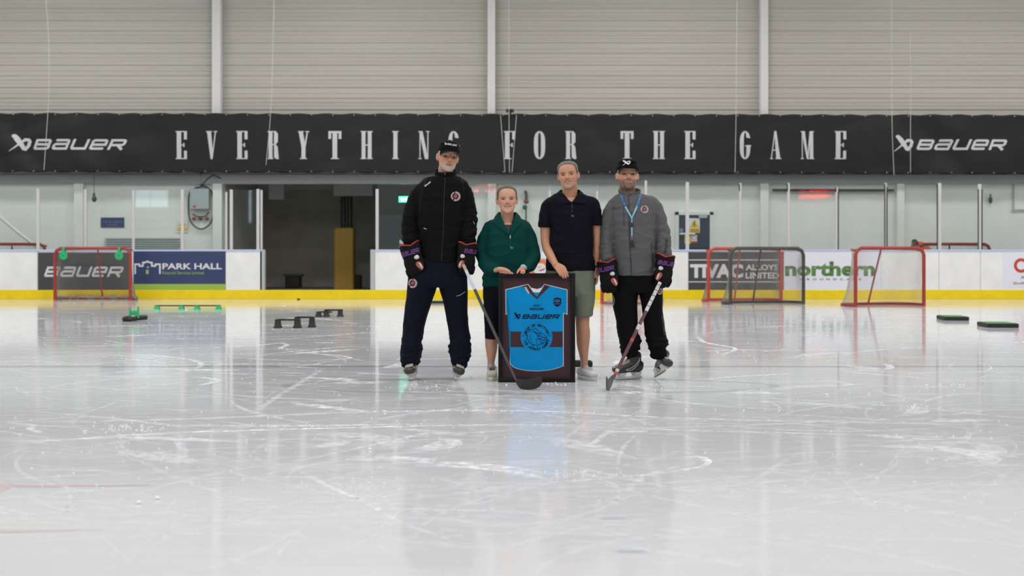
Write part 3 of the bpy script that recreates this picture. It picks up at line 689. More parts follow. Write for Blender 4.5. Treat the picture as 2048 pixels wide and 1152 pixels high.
# windows and the scoreboard on the wall behind the camera, which the glass mirrors
def rear(px, py): # mirror the far wall through the glass to the rear wall
    d = YB-(-5.95)+YB; return ((px-CX)*d/FP, CH-(py-HY)*d/FP)
day = mat('daylight_pane', (.72, .95, 1), .3, emit=9)
for n_, (a, b_, c, d_) in enumerate(((268, 298, 356, 374), (300, 334, 356, 374), (268, 298, 378, 414), (300, 334, 378, 414), (542, 547, 352, 398), (456, 460, 356, 380), (497, 501, 356, 445), (700, 703, 352, 375), (724, 727, 352, 382))):
    (x0, z1), (x1, z0) = rear(a, c), rear(b_, d_); ee = (1.4, .35, .35, .2, .9, .6, .6, .9, .7)[n_]
    o = MB().box(x0, x1, -5.99, -5.95, z0, z1).build('window_%d' % (n_+1), day if ee > .8 else M.setdefault('day2', mat('daylight_dim', (.72, .95, 1), .3, emit=3.5)), kind='structure', label='bright window pane in the wall behind the camera', smooth=False)
led = mat('red_led', (1, .03, .02), .4, emit=14)
for k_, (px, lab) in enumerate(((1590, 'black scoreboard with red digits on the rear wall, the wider one'), (940, 'small black scoreboard with red digits added on the rear wall for a second reflection'))):  # second board is added so the red digits reflect twice
    (x0, z1), (x1, z0) = rear(px, 372-10*k_), rear(px+(90, 62)[k_], 405-8*k_)
    t = thing('scoreboard', lab, 'scoreboard', ((x0+x1)/2, -5.9, z0)); kid(MB().rbox(x0, x1, -5.99, -5.9, z0, z1, .02).build('housing', M['dark_grey']), t)
    for r_, (c, d, sd) in enumerate(((380, 383.5, 1), (390, 397, 2))):
        c -= 13*k_; d -= 13*k_; (u0, v1), (u1, v0) = rear(px+8, c), rear(px+(84, 52)[k_], d); h_ = v1-v0; rr = random.Random(sd+7*k_); x = u0; out = []
        while x < u1-h_*.5:                        # seven-bar digits
            if rr.random() > .35:
                w_ = h_*.55
                for q in ((0, 0, 1, .16), (0, .84, 1, 1), (0, .42, 1, .58), (0, 0, .2, .5), (.8, 0, 1, .5), (0, .5, .2, 1), (.8, .5, 1, 1)):
                    if rr.random() > .3: out.append(rect2(x+w_*q[0], x+w_*q[2], v0+h_*q[1], v0+h_*q[3]))
            x += h_*.8
        o = MB(); [o.box(min(q[0][0][0], q[0][1][0]), max(q[0][0][0], q[0][1][0]), -5.905, -5.88, q[0][0][1], q[0][2][1]) for q in out]
        kid(o.build('digits', led, smooth=False), t)
# ---------------------------------------------------------------- hockey goals
def goal(base_px, base_py, th, width, h, dep, flip, mpost, mnet, label, targets=False, loc=None, netfoot=True):
    if loc is None: gx, gy = ice_at(base_px, base_py); gz = 0
    else: gx, gy, gz = loc
    W = Vector((math.cos(th), math.sin(th), 0)); D = Vector((-math.sin(th), math.cos(th), 0))*(-1 if flip else 1)
    o = Vector((gx, gy, gz)); UP = Vector((0, 0, 1)); r = .037
    t = thing('hockey_goal', label, 'goal', tuple(o))
    def P(a, b, c): return W*a + D*b + UP*c
    fr_ = [P(0, 0, 0), P(0, 0, h-.14), P(.04, 0, h-.05), P(.13, 0, h), P(width-.13, 0, h), P(width-.04, 0, h-.05), P(width, 0, h-.14), P(width, 0, 0)]
    mb = MB().tube(fr_, r, 10); mb.build('front_frame', mpost, t)
    bt_ = .32   # depth of the top shelf
    base = [P(0, 0, .03), P(-.02, dep*.55, .03), P(.18, dep*.93, .03), P(.5, dep, .03), P(width-.5, dep, .03), P(width-.18, dep*.93, .03), P(width+.02, dep*.55, .03), P(width, 0, .03)]
    MB().tube(catmull([tuple(p) for p in base], 4), .028, 8).build('base_frame', mpost, t)
    MB().tube([P(width/2, bt_, h-.02), P(width/2, dep, .03)], .02, 8).build('centre_brace', mpost, t)
    MB().tube([P(width*.5, 0, h), P(width*.5, bt_, h-.02)], .018, 8).tube(catmull([tuple(P(.05, .02, h-.06)), tuple(P(.1, bt_*.9, h-.03)), tuple(P(width/2, bt_, h-.02)), tuple(P(width-.1, bt_*.9, h-.03)), tuple(P(width-.05, .02, h-.06))], 4), .015, 6).build('top_brace', mpost, t)
    # net: a sheet from the top shelf down to the base frame, diamond mesh of cords
    bc = catmull([tuple(p) for p in base], 8); 
    tc_ = catmull([tuple(P(0, 0, h-.1)), tuple(P(.02, bt_*.5, h-.04)), tuple(P(.2, bt_*.95, h-.02)), tuple(P(.5, bt_, h-.02)), tuple(P(width-.5, bt_, h-.02)), tuple(P(width-.2, bt_*.95, h-.02)), tuple(P(width-.02, bt_*.5, h-.04)), tuple(P(width, 0, h-.1))], 8)
    m = len(bc)
    def net(u, v):   # u along perimeter 0..1, v down 0..1
        q = min(u, .9999)*(m-1); i = int(q); f_ = q-i
        a = Vector(tc_[i]).lerp(Vector(tc_[i+1]), f_); b_ = Vector(bc[i]).lerp(Vector(bc[i+1]), f_)
        p = a.lerp(b_, v); sag = .10*math.sin(math.pi*v)*(1-.4*v)
        cen = P(width/2, .1, 0); dd = Vector((cen.x-p.x, cen.y-p.y, 0)); dd = dd.normalized() if dd.length > .01 else dd
        return p + dd*sag*(.6+.4*noise.noise((u*5, v*3, gx))) - UP*(.03*math.sin(math.pi*v))
    per = 3.3; cell = .052; nu = int(per/cell); nv = int(1.35/cell); mb = MB()
    def cord(f0, f1, k=9):
        pts = [net(f0[0]+(f1[0]-f0[0])*j/k, f0[1]+(f1[1]-f0[1])*j/k) for j in range(k+1)]
        mb.tube(pts, .0023, 3, False)
    sl = nv/nu
    for i in range(-nv, nu+1):
        for d in (1, -1):
            # line u = (i + d*... )/nu crossing v 0..1
            u0 = i/nu if d > 0 else (i+nv)/nu; u1 = u0 + d*sl
            v0, v1 = 0, 1
            if u0 < 0: v0 = -u0/(u1-u0); u0 = 0
            if u0 > 1: v0 = (u0-1)/(u0-u1); u0 = 1
            if u1 > 1: v1 = v0+(v1-v0)*(1-u0)/(u1-u0); u1 = 1
            if u1 < 0: v1 = v0+(v1-v0)*u0/(u0-u1); u1 = 0
            if v1-v0 > .02: cord((u0, v0), (u1, v1))
    for i in range(1, 26):                          # top shelf
        a = i/26; mb.tube([P(width*a, 0, h-.01), P(width*a, bt_*.95, h-.03)], .0023, 3, False)
    for b_ in (.08, .16, .24): mb.tube([P(.1, b_, h-.02), P(width-.1, b_, h-.02)], .0023, 3, False)
    me = mb.mesh('net'); link('net', me, mnet, t, smooth=False)
    # skirt of bunched netting laced to the base
    if netfoot:
        rr = [.035+.014*math.sin(i*2.3)+.01*math.sin(i*5.1) for i in range(len(bc))]
        MB().tube([Vector(p)+UP*.015 for p in bc[3:-3]], rr[3:-3], 8).build('net_skirt', M['net_foot'], t)
    if targets:
        for a in targets:
            p = o + P(a, -.05, h-.17)
            tt = thing('shooting_target', None, 'target', tuple(p))
            mb = MB().prism(*[[(.095*math.cos(2*math.pi*k/24), .095*math.sin(2*math.pi*k/24)) for k in range(24)]], -.012, .012); mb.build('disc', M['green'], tt)
            MB().rbox(-.03, .03, -.014, .1, .08, .2, .008).build('clip', M['green'], tt); MB().add(*ellipsoid((0, -.014, 0), (.012, .006, .012), n=10)).build('hub', M['black'], tt)
            tt['label'] = 'round green shooting target hung on the goal corner ' + ('next to the navy castle panel' if a > 1 else 'farther from the navy castle panel')
    return t
netw = M['net_cord']; netd = mat('net_dark', (.26, .25, .23), .8)
goal(110, 600, R(-3), 1.78, 1.2, .62, False, M['red_pipe'], netd, 'red goal with two green targets in front of the black wordmark board', targets=(.22, 1.53))
goal(1417, 603.5, R(12), 1.74, 1.19, .62, False, M['red_bright'], netd, 'bright red goal half hidden behind the dark framed goal', netfoot=False)
goal(1461, 609.5, R(14), 1.68, 1.19, .72, False, M['dark_pipe'], netd, 'dark framed goal standing before the TIVAC advert', netfoot=False)
goal(1711, 614, R(17), 1.6, 1.19, .8, False, M['red_pipe'], netw, 'red goal on the right in front of the green northern advert', netfoot=False)
goal(1204, 607.5, R(52), 1.5, 1.17, .75, True, M['red_bright'], netd, 'worn goal seen side on behind the man in the grey jacket')
goal(0, 0, R(2), 1.83, 1.2, .6, False, M['red_pipe'], netd, 'red goal stored on the walkway behind the far left boards', loc=(at(-55, 0, 31.4).x, 31.2, .11), netfoot=False)
goal(0, 0, R(2), 1.75, 1.2, .6, False, M['red_pipe'], netd, 'red goal stored on the walkway by the person in orange', loc=(at(1833, 0, 31.4).x, 31.2, .11), netfoot=False)

# ---------------------------------------------------------------- training gear on the ice
def hurdle(px0, px1, py, legs, hgt, mleg, mbar, label, dy=0.0):
    Y = ice_at(0, py)[1]; x0, x1 = at(px0, 0, Y).x, at(px1, 0, Y).x
    t = thing('stickhandling_hurdle', label, 'training hurdle', ((x0+x1)/2, Y, 0)); w_ = (x1-x0)/2
    MB().rbox(-w_, w_, -.02, .02, hgt-.018, hgt+.008, .006).build('bar', mbar, t)
    for a in legs:
        c = -w_+2*w_*a
        V, F = loft([[(c+sx*s_*.055, sy*s_*.06, z) for sx, sy in ((-1, -1), (1, -1), (1, 1), (-1, 1))] for z, s_ in ((0, 1), (.015, 1), (.03, .8), (hgt-.015, .65), (hgt, .7))])
        MB().add(V, F).build('foot', mleg, t)
    return t
hurdle(311, 441, 618.5, (.02, .4, .64, .97), .075, M['green'], M['dark_pipe'], 'long low hurdle bar on four green feet before the PARK HALL board')
bk = mat('rubber_black', (.014, .016, .012), .6)
hurdle(554, 600, 656, (.04, .9), .125, bk, bk, 'black hurdle nearer the camera, its lower left half')
hurdle(592, 627, 654.5, (.08, .92), .15, bk, bk, 'black hurdle with taller feet touching the lower left black one')
hurdle(636, 664, 634, (.04, .6), .09, bk, bk, 'small low black hurdle farther away, before the bay')
hurdle(650, 686, 633.5, (.08, .85), .12, bk, bk, 'black hurdle with square feet, farther away before the bay')
t = thing('puck_passer', 'small green H shaped passer standing on black rubber feet at the left', 'training aid', (*ice_at(267, 643), 0)); s_ = ice_at(267, 643)[1]/FP
MB().add(*limb([(-20*s_, 0, .03, .045, .03), (-6*s_, 0, .04, .06, .035), (2*s_, .05, .04, .06, .035)], e=3)).add(*limb([(2*s_, .1, .05, .06, .035), (20*s_, .16, .06, .06, .035)], e=3)).build('rubber_foot', bk, t)
MB().rbox(-10*s_, -7*s_, .02, .06, .05, .22, .005).rbox(6.5*s_, 9.5*s_, .02, .06, .05, .24, .005).rbox(-9*s_, 8*s_, .025, .055, .1, .17, .005).build('upright', M['green'], t)
def pad(px0, px1, py, lab, hh=.06, dp=.55, top='green', rz=0):
    Y = ice_at(0, py)[1]; x0, x1 = at(px0, 0, Y).x, at(px1, 0, Y).x
    t = thing('passing_pad', lab, 'training pad', ((x0+x1)/2, Y+.05, 0), rz=rz); w_ = (x1-x0)/2
    MB().rbox(-w_, w_, 0, dp, 0, hh, .01).build('rubber_base', bk, t); MB().box(-w_+.02, w_-.02, .02, dp-.02, hh, hh+.004).build('top_mat', mat('pad_top', (.07, .25, .06), .6) if top == 'green' else bk, t, smooth=False)
pad(1891, 1940, 641.5, 'flat black pad with green top before the plain boards on the right', rz=R(-6)); pad(1979, 2040, 656, 'flat black pad with green top nearest the right edge of the picture', rz=R(-4))
pad(862, 889, 607, 'flat dark green pad seen between the legs of the man in navy trousers', .05, .3); pad(1120, 1186, 735, 'long black pad on the ice behind the man in shorts', .055, .12, 'black')
Yp = ice_at(597, 599); V, F = loft([[(Yp[0]+.038*k_*math.cos(2*math.pi*k/20), Yp[1]+.038*k_*math.sin(2*math.pi*k/20), z) for k in range(20)] for k_, z in ((.93, 0), (1, .004), (1, .021), (.93, .0254))])
MB().add(V, F).build('puck', M['black'], label='lone black puck in front of the yellow kick plate of the bay', cat='puck')

# ---------------------------------------------------------------- markings and marks on the ice
def ice_poly(sh, name, m, lab, h=.0008):
    me = bpy.data.meshes.new(name); me.from_pydata([(x, y, h) for x, y in sh[0]], [], [list(f) for f in sh[1]]); me.validate()
    return link(name, me, m, kind='structure', label=lab, smooth=False)
Yl = ice_at(0, 733)[1]; ice_poly(rect2(-20, 20, Yl-.06, Yl+.06), 'ice_line', M['ice_blue'], 'faint blue line painted across the ice')
Ya = ice_at(0, 771)[1]; ring_c = at(1060, 0, Ya).x
ice_poly(ribbon([(ring_c+x*1.0, Ya+y) for x, y in [(2.0*math.cos(2*math.pi*k/72), .62*math.sin(2*math.pi*k/72)) for k in range(73)]], .085), 'ice_ring', M['ice_grey'], 'faint grey oval painted in the ice under the group', .0006)
for (a, b_, c, d_) in ((-80, 300, 972, 6), (-120, 200, 1062, 7)):
    (x0, y0), (x1, y1) = ice_at(a, c), ice_at(b_, c); ice_poly(ribbon([(x0, y0), ((x0+x1)/2, y0), (x1, y0+.02)], [.06, .06, .01]), 'ice_line', M['ice_red'], 'short faint red mark in the ice at the lower left')
x0, y0 = ice_at(-12, 978); ice_poly(disc2(x0, y0, .07, .16), 'ice_dot', M['ice_red'], 'faint red spot in the ice at the left edge', .0005)
for a, c in ((1225, 1037), (1262, 1103)): x0, y0 = ice_at(a, c); ice_poly(disc2(x0, y0, .055, .02), 'ice_fleck', M['ice_grey'], 'small grey fleck in the near ice')
# skate cuts and shaved snow: frosted strips of ice dust lying on the surface
sm = bpy.data.materials.new('ice_dust'); sm.use_nodes = True; nt = sm.node_tree; b = nt.nodes['Principled BSDF']; b.inputs['Base Color'].default_value = (.9, .91, .94, 1); b.inputs['Roughness'].default_value = .85; b.inputs['Specular IOR Level'].default_value = .2
n = nt.nodes.new('ShaderNodeTexNoise'); n.inputs['Scale'].default_value = 14; n.inputs['Detail'].default_value = 8; g = nt.nodes.new('ShaderNodeNewGeometry'); nt.links.new(g.outputs['Position'], n.inputs['Vector'])
vc = nt.nodes.new('ShaderNodeVertexColor'); vc.layer_name = 'Col'
r_ = nt.nodes.new('ShaderNodeMapRange'); r_.inputs[1].default_value = .38; r_.inputs[2].default_value = .62; r_.inputs[3].default_value = .05; r_.inputs[4].default_value = 1
mu = nt.nodes.new('ShaderNodeMath'); mu.operation = 'MULTIPLY'; nt.links.new(n.outputs[0], r_.inputs[0]); nt.links.new(r_.outputs[0], mu.inputs[0]); nt.links.new(vc.outputs[0], mu.inputs[1]); nt.links.new(mu.outputs[0], b.inputs['Alpha'])
rnd = random.Random(11); SV, SF, SC = [], [], []
def mark(pts, wd, a):
    v, f = ribbon(pts, wd); n0 = len(SV); SV.extend([(x, y, .0012+.00002*(len(SF) % 50)) for x, y in v]); SF.extend([tuple(n0+i for i in q) for q in f]); k = len(pts)
    for i in range(k): e = math.sin(math.pi*(i+.02)/(k-.96))**.5; SC.extend([a*max(0, e)]*2)
def arc_mark(x, y, L_, head, curv, w_, a):
    pts = []; n_ = 16; h = head
    for i in range(n_+1):
        pts.append((x, y)); x += math.cos(h)*L_/n_; y += math.sin(h)*L_/n_; h += curv*L_/n_
    mark(pts, [w_*(.35+.65*math.sin(math.pi*i/n_)) for i in range(n_+1)], a)
for i in range(1250):
    py = 604+ (rnd.random()**1.15)*480; px = rnd.uniform(-60, 2110); x, y = ice_at(px, py)
    if y > 30: continue
    long_ = rnd.random()
    L_ = rnd.uniform(.5, 2.2)*(1.6 if long_ > .85 else 1); hd = rnd.gauss(0, .55)+(math.pi if rnd.random() < .5 else 0)
    arc_mark(x, y, L_, hd, rnd.gauss(0, .5), rnd.choice((.006, .008, .012, .018, .03))*(1+ y/16), rnd.uniform(.08, .55)*(min(1.6, y/9) if y > 8 else .55))
for i in range(70):                                # broad scraped stops
    py = 612+(rnd.random()**1.3)*330; px = rnd.uniform(-20, 2060); x, y = ice_at(px, py)
    if y < 29.5: arc_mark(x, y, rnd.uniform(.3, 1.1), rnd.gauss(0, .5), rnd.gauss(0, 1.6), rnd.uniform(.06, .2), rnd.uniform(.3, .85))
# the marks one can pick out in the photograph
def ipx(pts, w_, a, sub=5): mark([tuple(p) for p in catmull([ice_at(u, v) for u, v in pts], sub)], w_, a)
for pts, w_, a in (([(0, 891), (300, 868), (620, 858), (900, 851), (1150, 850)], .05, .9), ([(500, 832), (760, 824), (1050, 822), (1400, 838), (2048, 852)], .045, .8), ([(330, 851), (620, 852), (820, 848)], .05, .8),
                   ([(0, 884), (240, 875), (520, 852)], .03, .8), ([(1050, 850), (1400, 862), (1800, 872), (2048, 882)], .03, .7),
                   ([(50, 848), (70, 852), (60, 858), (90, 868)], .05, .6), ([(560, 930), (800, 878), (880, 860)], .03, .6), ([(596, 940), (660, 975), (740, 1010), (800, 1045), (900, 1080)], .03, .75), ([(730, 1000), (830, 970)], .03, .8),
                   ([(340, 958), (560, 938)], .022, .6), ([(1400, 913), (1414, 921), (1400, 934), (1330, 946), (1180, 960), (860, 985)], .022, .8), ([(1370, 915), (1400, 914), (1416, 922)], .05, .95), ([(1385, 912), (1410, 917), (1417, 926), (1405, 934)], .035, .9),
                   ([(500, 832), (560, 790), (610, 760), (650, 735)], .05, .35), ([(1220, 858), (1190, 885), (1160, 900)], .04, .5), ([(1110, 895), (1175, 842)], .03, .6), ([(800, 1018), (920, 1022), (1020, 1026)], .012, .9),
                   ([(400, 1142), (500, 1110), (600, 1060)], .012, .4), ([(1600, 1040), (1800, 1044), (2048, 1038)], .008, .7), ([(1560, 1070), (1800, 1082), (2048, 1080)], .008, .7), ([(1650, 1024), (1800, 1030)], .008, .6), ([(1380, 1082), (1510, 1104)], .008, .6),
                   ([(1280, 702), (1262, 712), (1230, 727), (1280, 731)], .06, .7), ([(1395, 672), (1410, 685), (1470, 697), (1440, 711)], .06, .9), ([(1395, 672), (1600, 686)], .03, .7), ([(1395, 670), (1460, 660), (1560, 655)], .03, .6),
                   ([(1560, 775), (1700, 770), (1640, 760)], .05, .6), ([(1380, 760), (1500, 752), (1590, 747)], .07, .85), ([(180, 733), (520, 728), (700, 731)], .06, .8), ([(560, 640), (600, 636), (700, 642)], .1, .9), ([(560, 652), (620, 645)], .1, .9),
                   ([(0, 655), (500, 650), (620, 655)], .05, .8), ([(540, 680), (700, 668), (760, 664)], .05, .8), ([(555, 700), (700, 715), (620, 722)], .05, .7), ([(560, 686), (575, 690), (560, 697), (600, 700)], .06, .7), ([(1000, 738), (1180, 735), (1500, 745)], .05, .7),
                   ([(1340, 620), (1700, 617), (2048, 622)], .08, .7), ([(1320, 640), (1700, 648), (2048, 650)], .06, .7), ([(0, 606), (200, 605), (330, 604)], .12, .9), ([(440, 605), (560, 598)], .1, .8), ([(1890, 815), (1960, 822), (1900, 830)], .03, .5)):
    ipx(pts, [w_]*((len(pts)-1)*5+1), a)
me = bpy.data.meshes.new('skate_marks'); me.from_pydata(SV, [], SF); ca = me.color_attributes.new('Col', 'FLOAT_COLOR', 'POINT'); ca.data.foreach_set('color', np.repeat(np.array(SC), 4).astype('f'))
link('skate_marks', me, sm, kind='stuff', label='white skate cuts and scraped frost all over the ice', cat='skate marks', smooth=False)
mb = MB()
for i in range(900):                                # crumbs of snow
    if i < 500:
        k = rnd.choice([(700, 975, 60, 20), (1080, 822, 500, 4), (700, 852, 300, 4), (840, 772, 60, 8), (1090, 768, 50, 3), (1340, 765, 90, 10), (1300, 760, 130, 12), (1900, 770, 60, 12), (1830, 815, 50, 6), (1500, 715, 200, 20), (250, 855, 60, 8), (1130, 950, 120, 10)])
        px, py = rnd.gauss(k[0], k[2]*.6), rnd.gauss(k[1], k[3]*.6)
    else: py = 640+rnd.random()**1.3*400; px = rnd.uniform(0, 2048)
    if py < 620: continue
    x, y = ice_at(px, py); s_ = rnd.uniform(.002, .006)*(1.9 if rnd.random() < .06 else 1); mb.add(*ellipsoid((x, y, s_*.5), (s_*1.2, s_, s_*.7), (0, 0, rnd.random()*3), n=6))
mb.build('snow_crumbs', M['snow'], kind='stuff', label='loose crumbs of snow scattered on the ice', cat='snow')

# ---------------------------------------------------------------- framed jersey
YF = 10.72; SF_ = YF/FP
def fx(px): return (px-CX)*SF_
def fz(py): return CH-(py-HY)*SF_
FR = thing('framed_jersey', 'black box frame holding a bright blue ice hockey jersey, standing on the ice', 'framed jersey', (fx(1073), YF, 0))
frm = mat('frame_black', (.005, .005, .006), .5, spec=.2); maroon = mat('maroon_card', (.05, .014, .02), .7)
jb = mat('jersey_blue', (.0, .32, .74), .65, spec=.1, vary=.08, vscale=9); jm = mat('jersey_maroon', (.055, .016, .024), .7, ); jd = mat('jersey_print', (.006, .006, .02), .7, spec=.1); jw = mat('jersey_white', (.93, .93, .96), .6)
ax, bx, az, bz_ = fx(996.5), fx(1150.5), 0.0, fz(546.5); mw = 8.5*SF_; dpt = .035
def fk(o): kid(o, FR); return o
for nm_, bx4 in (('frame_rail', (ax, bx, bz_-mw, bz_)), ('frame_rail', (ax, bx, az, az+mw)), ('frame_stile', (ax, ax+mw, az+mw, bz_-mw)), ('frame_stile', (bx-mw, bx, az+mw, bz_-mw))):
    fk(MB().rbox(bx4[0], bx4[1], YF, YF+dpt, bx4[2], bx4[3], .003).build(nm_, frm))
fk(MB().box(ax+mw-.002, bx-mw+.002, YF+.026, YF+.032, az+mw-.002, bz_-mw+.002).build('backing_card', maroon, smooth=False))
# jersey outline in photo pixels (crop origin 980,540; scale 4.8)
def jp(u, v): return (980+u/4.8, 540+v/4.8)
OUT = [(147,187),(365,135),(395,170),(450,183),(495,170),(522,135),(745,187),(745,430),(708,420),(708,925),(620,955),(540,970),(450,976),(350,970),(270,955),(225,938),(190,900),(190,412),(150,432)]
OUT = [jp(*p) for p in OUT]; INN = []
cxj, cyj = 1073, 655
pp = [Vector(p) for p in OUT]
for i, p in enumerate(pp):
    a, c = (p-pp[i-1]).normalized(), (pp[(i+1) % len(pp)]-p).normalized(); nn = (Vector((-a.y, a.x))+Vector((-c.y, c.x))); nn.normalize(); q = p+nn*1.35/max(.6, nn.dot(Vector((-a.y, a.x)))); INN.append(tuple(q))
def ff(sh, y, name, m, parent=None, label=None):
    o = flat(sh, lambda u, v: (fx(u), y, fz(v)), name, m, None)
    kid(o, FR)
    if label: o['label'] = label
    return o
o = ff(poly2(OUT), YF+.0248, 'jersey_border', jw, label='white edging around the jersey'); sl_ = o.modifiers.new('s', 'SOLIDIFY'); sl_.thickness = .003
# softly rumpled body
bm = bmesh.new(); vs = [bm.verts.new((fx(u), 0, fz(v))) for u, v in INN]; bm.faces.new(vs); bmesh.ops.triangulate(bm, faces=bm.faces[:])
for _ in range(7):
    es = [e for e in bm.edges if e.calc_length() > .012]
    if not es: break
    bmesh.ops.subdivide_edges(bm, edges=es, cuts=1)
    bmesh.ops.triangulate(bm, faces=[f for f in bm.faces if len(f.verts) > 3])
def jy(x, z):
    X_, Z_ = x-fx(1073), z-fz(655)
    f_ = noise.noise((X_*5+Z_*3, Z_*5, .3))*.6+noise.noise((X_*11-Z_*6, Z_*9, 4.))*.35+.5*math.sin((Z_+.3*abs(X_))*42)*max(0, -Z_-.22)*3+.25*noise.noise(((abs(X_)-Z_)*18, 2, 2))*max(0, Z_)*2
    return YF+.0175 - .0016*f_
for v in bm.verts: v.co.y = jy(v.co.x, v.co.z)
me = bpy.data.meshes.new('jersey'); bm.to_mesh(me); bm.free(); J = link('jersey', me, jb, None); kid(J, FR)
def jf(sh, name, m, off=.0012, label=None):
    bm = bmesh.new(); vs = [bm.verts.new((fx(u), h_*2, fz(v))) for (u, v), h_ in zip(sh[0], lift(sh))]
    for f in sh[1]:
        try: bm.faces.new([vs[i] for i in f])
        except ValueError: pass
    bmesh.ops.triangulate(bm, faces=[f for f in bm.faces if len(f.verts) > 4])
    for _ in range(3):
        es = [e for e in bm.edges if e.calc_length() > .025]
        if es: bmesh.ops.subdivide_edges(bm, edges=es, cuts=1, use_grid_fill=True)
    for v in bm.verts: v.co.y = jy(v.co.x, v.co.z)-off-v.co.y
    me = bpy.data.meshes.new(name); bm.to_mesh(me); bm.free(); o = link(name, me, m, J, smooth=False); o.matrix_parent_inverse = J.matrix_world.inverted() if False else Matrix()
    if label: o['label'] = label
    return o
c4 = lambda L_: [jp(*p) for p in L_]
jf(poly2(c4([(197,592),(697,592),(697,742),(197,742)])), 'chest_band', jm, .0008, 'maroon band across the jersey')
jf(poly2(c4([(365,140),(395,172),(450,186),(495,172),(522,140),(495,205),(480,215),(415,215)])), 'neck_lining', jw, .0010, 'white inner neck of the jersey')
jf(poly2(c4([(308,156),(362,140),(450,262),(450,283)])), 'collar_band', jm, .0022); jf(poly2(c4([(450,283),(450,262),(524,140),(578,156)])), 'collar_band', jm, .0022)
jf(tf2(fit2(text('rhino', .03), -38, 38, -14, 12), 1/4.8, -1/4.8, *jp(358, 193), rot=0) if False else tf2(tf2(fit2(text('rhino', .03), -36, 36, -12, 13), 1/4.8, -1/4.8), rot=55, ox=jp(357,193)[0], oy=jp(357,193)[1]), 'collar_lettering', jw, .0034)
jf(fit2(text('AG21', .02, 1, .25), *[jp(412,0)[0], jp(483,0)[0], jp(0,351)[1], jp(0,331)[1]]), 'lettering', jd, .0022); jf(fit2(text('KEENO88', .02, 1, .25), jp(378,0)[0], jp(515,0)[0], jp(0,386)[1], jp(0,363)[1]), 'lettering', jd, .0022)
jf(fit2(bauer(), jp(308,0)[0], jp(672,0)[0], jp(0,473)[1], jp(0,427)[1]), 'wordmark', jd, .0022); jf(fit2(xmark(), jp(226,0)[0], jp(295,0)[0], jp(0,475)[1], jp(0,408)[1]), 'stick_emblem', jd, .0022)
cx_, cy_ = jp(447, 645); jf(disc2(cx_, cy_, 153/4.8, 146/4.8, 48), 'emblem_disc', jb, .0016)
jf(tf2(tf2(arc_text('BEST OF BRITISH', 0, 0, 105, 31, 90, 9.9, bold=.05), 1/4.8, -1/4.8), 1, 1, cx_, cy_), 'emblem_lettering', jd, .0026)
jf(tf2(tf2(arc_text('ICE HOCKEY CAMPS', 0, 0, 105, 31, 270, 9.7, True, bold=.05), 1/4.8, -1/4.8), 1, 1, cx_, cy_), 'emblem_lettering', jd, .0026)
jf(fit2(text('ESTD', .01), jp(306,0)[0], jp(340,0)[0], jp(0,636)[1], jp(0,625)[1]), 'emblem_lettering', jd, .0026); jf(fit2(text('2012', .01), jp(552,0)[0], jp(588,0)[0], jp(0,636)[1], jp(0,625)[1]), 'emblem_lettering', jd, .0026)
def line(L_, w_=4.5): return ribbon([tuple(q) for q in catmull([jp(*p) for p in L_], 4)], w_*.85/4.8)
dog = shapes2([line([(360,640),(352,600),(385,590),(372,570),(410,575),(440,560),(455,575),(470,590),(500,610),(530,632),(545,660),(538,690),(510,705),(480,700)], 6), line([(352,600),(346,625),(360,640),(350,665),(372,672),(372,700),(400,700),(405,722),(425,715),(440,722)], 6), line([(440,722),(455,735),(465,718),(500,712),(510,705)], 6),
               line([(425,600),(450,608),(490,615)], 9), line([(440,618),(462,630),(448,640)], 5), line([(400,590),(430,590),(450,600)], 5), line([(455,640),(480,632),(500,645),(520,650),(545,655)], 8), line([(450,660),(445,690),(450,712)], 6), line([(455,660),(500,672),(540,668)], 7), line([(465,650),(470,665),(480,652),(488,668),(498,655)], 5), line([(390,620),(385,650),(400,680)], 5), line([(475,685),(500,692),(525,682)], 5), line([(410,722),(415,735),(425,720)], 6)])
jf(dog, 'emblem_dog_head', jd, .0026, 'line drawing of a bulldog head')
sx, sy = 611, 265
jf(poly2(c4([(611,275),(645,264),(683,275),(683,320),(672,340),(646,355),(620,340),(611,320)])), 'shoulder_patch', jd, .002); jf(fit2(text('USA', .04), jp(617,0)[0], jp(675,0)[0], jp(0,312)[1], jp(0,280)[1]), 'patch_lettering', mat('patch_blue', (.05, .25, .5), .5), .0032)
jf(fit2(text('SPORTS', .03), jp(622,0)[0], jp(670,0)[0], jp(0,332)[1], jp(0,320)[1]), 'patch_lettering', bpy.data.materials['patch_blue'], .0032)
fgl = gl.copy(); fgl.name = 'frame_glass'; [setattr(n_.inputs[0], 'default_value', 1.13) for n_ in fgl.node_tree.nodes if n_.type == 'FRESNEL']; [setattr(n_.inputs[0], 'default_value', (1, 1, 1, 1)) for n_ in fgl.node_tree.nodes if n_.type == 'BSDF_TRANSPARENT']
fk(MB().box(ax+mw-.001, bx-mw+.001, YF+.006, YF+.0075, az+mw-.001, bz_-mw+.001).build('glazing', fgl, smooth=False))

